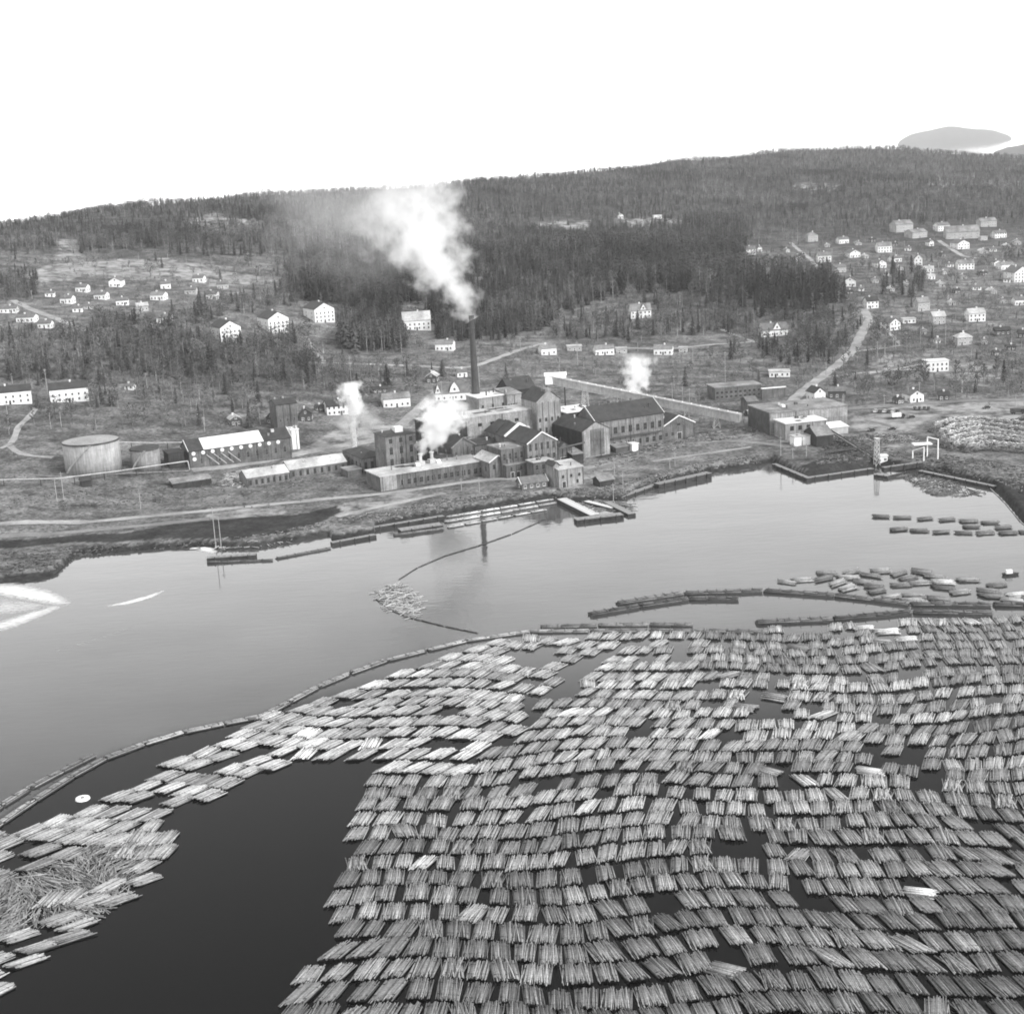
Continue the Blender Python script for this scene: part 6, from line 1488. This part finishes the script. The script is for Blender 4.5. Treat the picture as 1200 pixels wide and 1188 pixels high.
# ------------------------------------------------------------------ smoke and steam
def plume(name, P0, P1, r0, r1, dens, label, nscale=1.0, amp=1.5, fade=.5, curve=.5, lo=0.0, hi=.45, step=.25, seed=0.0):
    P0 = Vector(P0); P1 = Vector(P1); ax = P1 - P0; L = ax.length; m = 1.35
    b = MB(); n = 20; rings = 10; vs_ = []
    for j in range(rings + 1):
        t = j / rings; rad = (r0 + (r1 - r0) * t ** curve) * m
        for k in range(n): vs_.append((rad * math.cos(2*math.pi*k/n), rad * math.sin(2*math.pi*k/n), L * (t * 1.12 - .02)))
    b.add(vs_, [(j*n + k, j*n + (k+1) % n, (j+1)*n + (k+1) % n, (j+1)*n + k) for j in range(rings) for k in range(n)] + [tuple(range(n - 1, -1, -1)), tuple(range(rings*n, rings*n + n))])
    mt = bpy.data.materials.new(name); mt.use_nodes = True; nt = mt.node_tree; nt.nodes.clear()
    out = N(nt, 'ShaderNodeOutputMaterial'); pv = N(nt, 'ShaderNodeVolumePrincipled'); nt.links.new(pv.outputs[0], out.inputs['Volume'])
    pv.inputs['Color'].default_value = (.97, .97, .97, 1); pv.inputs['Anisotropy'].default_value = .1
    tc = N(nt, 'ShaderNodeTexCoord'); sp = N(nt, 'ShaderNodeSeparateXYZ'); nt.links.new(tc.outputs['Object'], sp.inputs[0])
    t = math_node(nt, 'DIVIDE', sp.outputs[2], L); tcl = N(nt, 'ShaderNodeClamp'); nt.links.new(t, tcl.inputs[0]); t = tcl.outputs[0]
    R = math_node(nt, 'ADD', math_node(nt, 'MULTIPLY', math_node(nt, 'POWER', t, curve), r1 - r0), r0)
    rad = math_node(nt, 'DIVIDE', math_node(nt, 'SQRT', math_node(nt, 'ADD', math_node(nt, 'MULTIPLY', sp.outputs[0], sp.outputs[0]), math_node(nt, 'MULTIPLY', sp.outputs[1], sp.outputs[1]))), R)
    mp = N(nt, 'ShaderNodeMapping'); mp.inputs['Location'].default_value = (seed, seed * 2, seed); nt.links.new(tc.outputs['Object'], mp.inputs[0])
    n1 = noise(nt, mp.outputs[0], nscale / r1, 5, .62)
    v = math_node(nt, 'ADD', math_node(nt, 'SUBTRACT', .72, rad), math_node(nt, 'MULTIPLY', math_node(nt, 'SUBTRACT', n1, .5), amp * 1.6))
    d = maprange(nt, v, lo, hi, 0, 1)
    fd = maprange(nt, t, 0, 1, 1, fade); en = maprange(nt, t, .8, 1.0, 1, 0)
    x = math_node(nt, 'MULTIPLY', math_node(nt, 'MULTIPLY', d, fd), math_node(nt, 'MULTIPLY', en, dens)); nt.links.new(x, pv.inputs['Density'])
    mt.cycles.volume_step_rate = step
    o = b.build(name, mt); o.location = P0; o.rotation_euler = ax.to_track_quat('Z', 'Y').to_euler()
    return tag(o, label, None, None, 'stuff')
Yc = float(CHIM_TOP[1]); ct = CHIM_TOP
plume('smoke_plume', ct - np.array([-.6, 0, .3]), atY(452, 205, Yc + 12), 5, 44, .16, 'thick white smoke rolling up left from the tall chimney', 3.2, 2.1, .10, .8, lo=.02, hi=.7)
plume('smoke_veil', atY(500, 268, Yc + 8), atY(325, 222, Yc + 40), 26, 56, .016, 'thin smoke veil drifting left over the forest', 2.2, 1.7, .3, .6, -.1, .9)
def world_of(root, p):
    c, s = math.cos(root.rotation_euler.z), math.sin(root.rotation_euler.z); x, y, z = p
    return np.array([root.location.x + x*c - y*s, root.location.y + x*s + y*c, root.location.z + z])
for i, (rt, p) in enumerate(VENTS):
    q = world_of(rt, p); e = atY((520, 537)[i], (470, 466)[i], q[1] + 3)
    plume('steam_plume', q, e, 2.0, (13, 14)[i], .8, ('white steam from the left roof vent of the front building', 'white steam from the right roof vent of the front building')[i], 2.6, 1.9, .25, .8, hi=.8, seed=i * 7.0)
S = STACK_TOP
plume('steam_plume', atY(414.5, 486, S[1] - 1.5), atY(408, 447, S[1]), 4.2, 9.5, .9, 'bright steam ball at the head of the thin stack', 2.2, 2.0, .5, .6, hi=.7, seed=3)
plume('steam_plume', atY(416, 528, S[1] - 1.6), atY(413.5, 474, S[1] - 1.6), 1.6, 4.6, .4, 'steam running down the thin stack', 1.8, 1.9, 1.0, .8, hi=.8, seed=5)
plume('steam_plume', atY(417, 470, S[1] - 1), atY(436, 506, S[1] - 4), 5.5, 11, .09, 'faint steam veil right of the thin stack', 1.6, 1.2, .4, .8, seed=6)
plume('steam_plume', atY(412, 482, S[1] - 1), atY(397, 503, S[1] - 4), 4.5, 8, .12, 'faint steam cloud left of the thin stack', 1.6, 1.0, .7, .8, seed=8)
g = G(742, 478); plume('steam_plume', atY(743, 462, g[1]), atY(748, 414, g[1]), 6.5, 12, .8, 'white steam puff rising behind the conveyor gallery', 2.6, 1.9, .2, .7, hi=.8, seed=9)
# ------------------------------------------------------------------ haze
b = MB(); b.box(-60000, 60000, -3000, 60000, -9, 185); hz = b.build('haze', bpy.data.materials.new('haze'))
mt = hz.data.materials[0]; mt.use_nodes = True; nt = mt.node_tree; nt.nodes.clear(); out = N(nt, 'ShaderNodeOutputMaterial'); pv = N(nt, 'ShaderNodeVolumePrincipled')
pv.inputs['Color'].default_value = (1, 1, 1, 1); pv.inputs['Density'].default_value = 4e-5; pv.inputs['Anisotropy'].default_value = 0
nt.links.new(pv.outputs[0], out.inputs['Volume']); tag(hz, 'pale sea haze over the whole place', None, None, 'stuff')
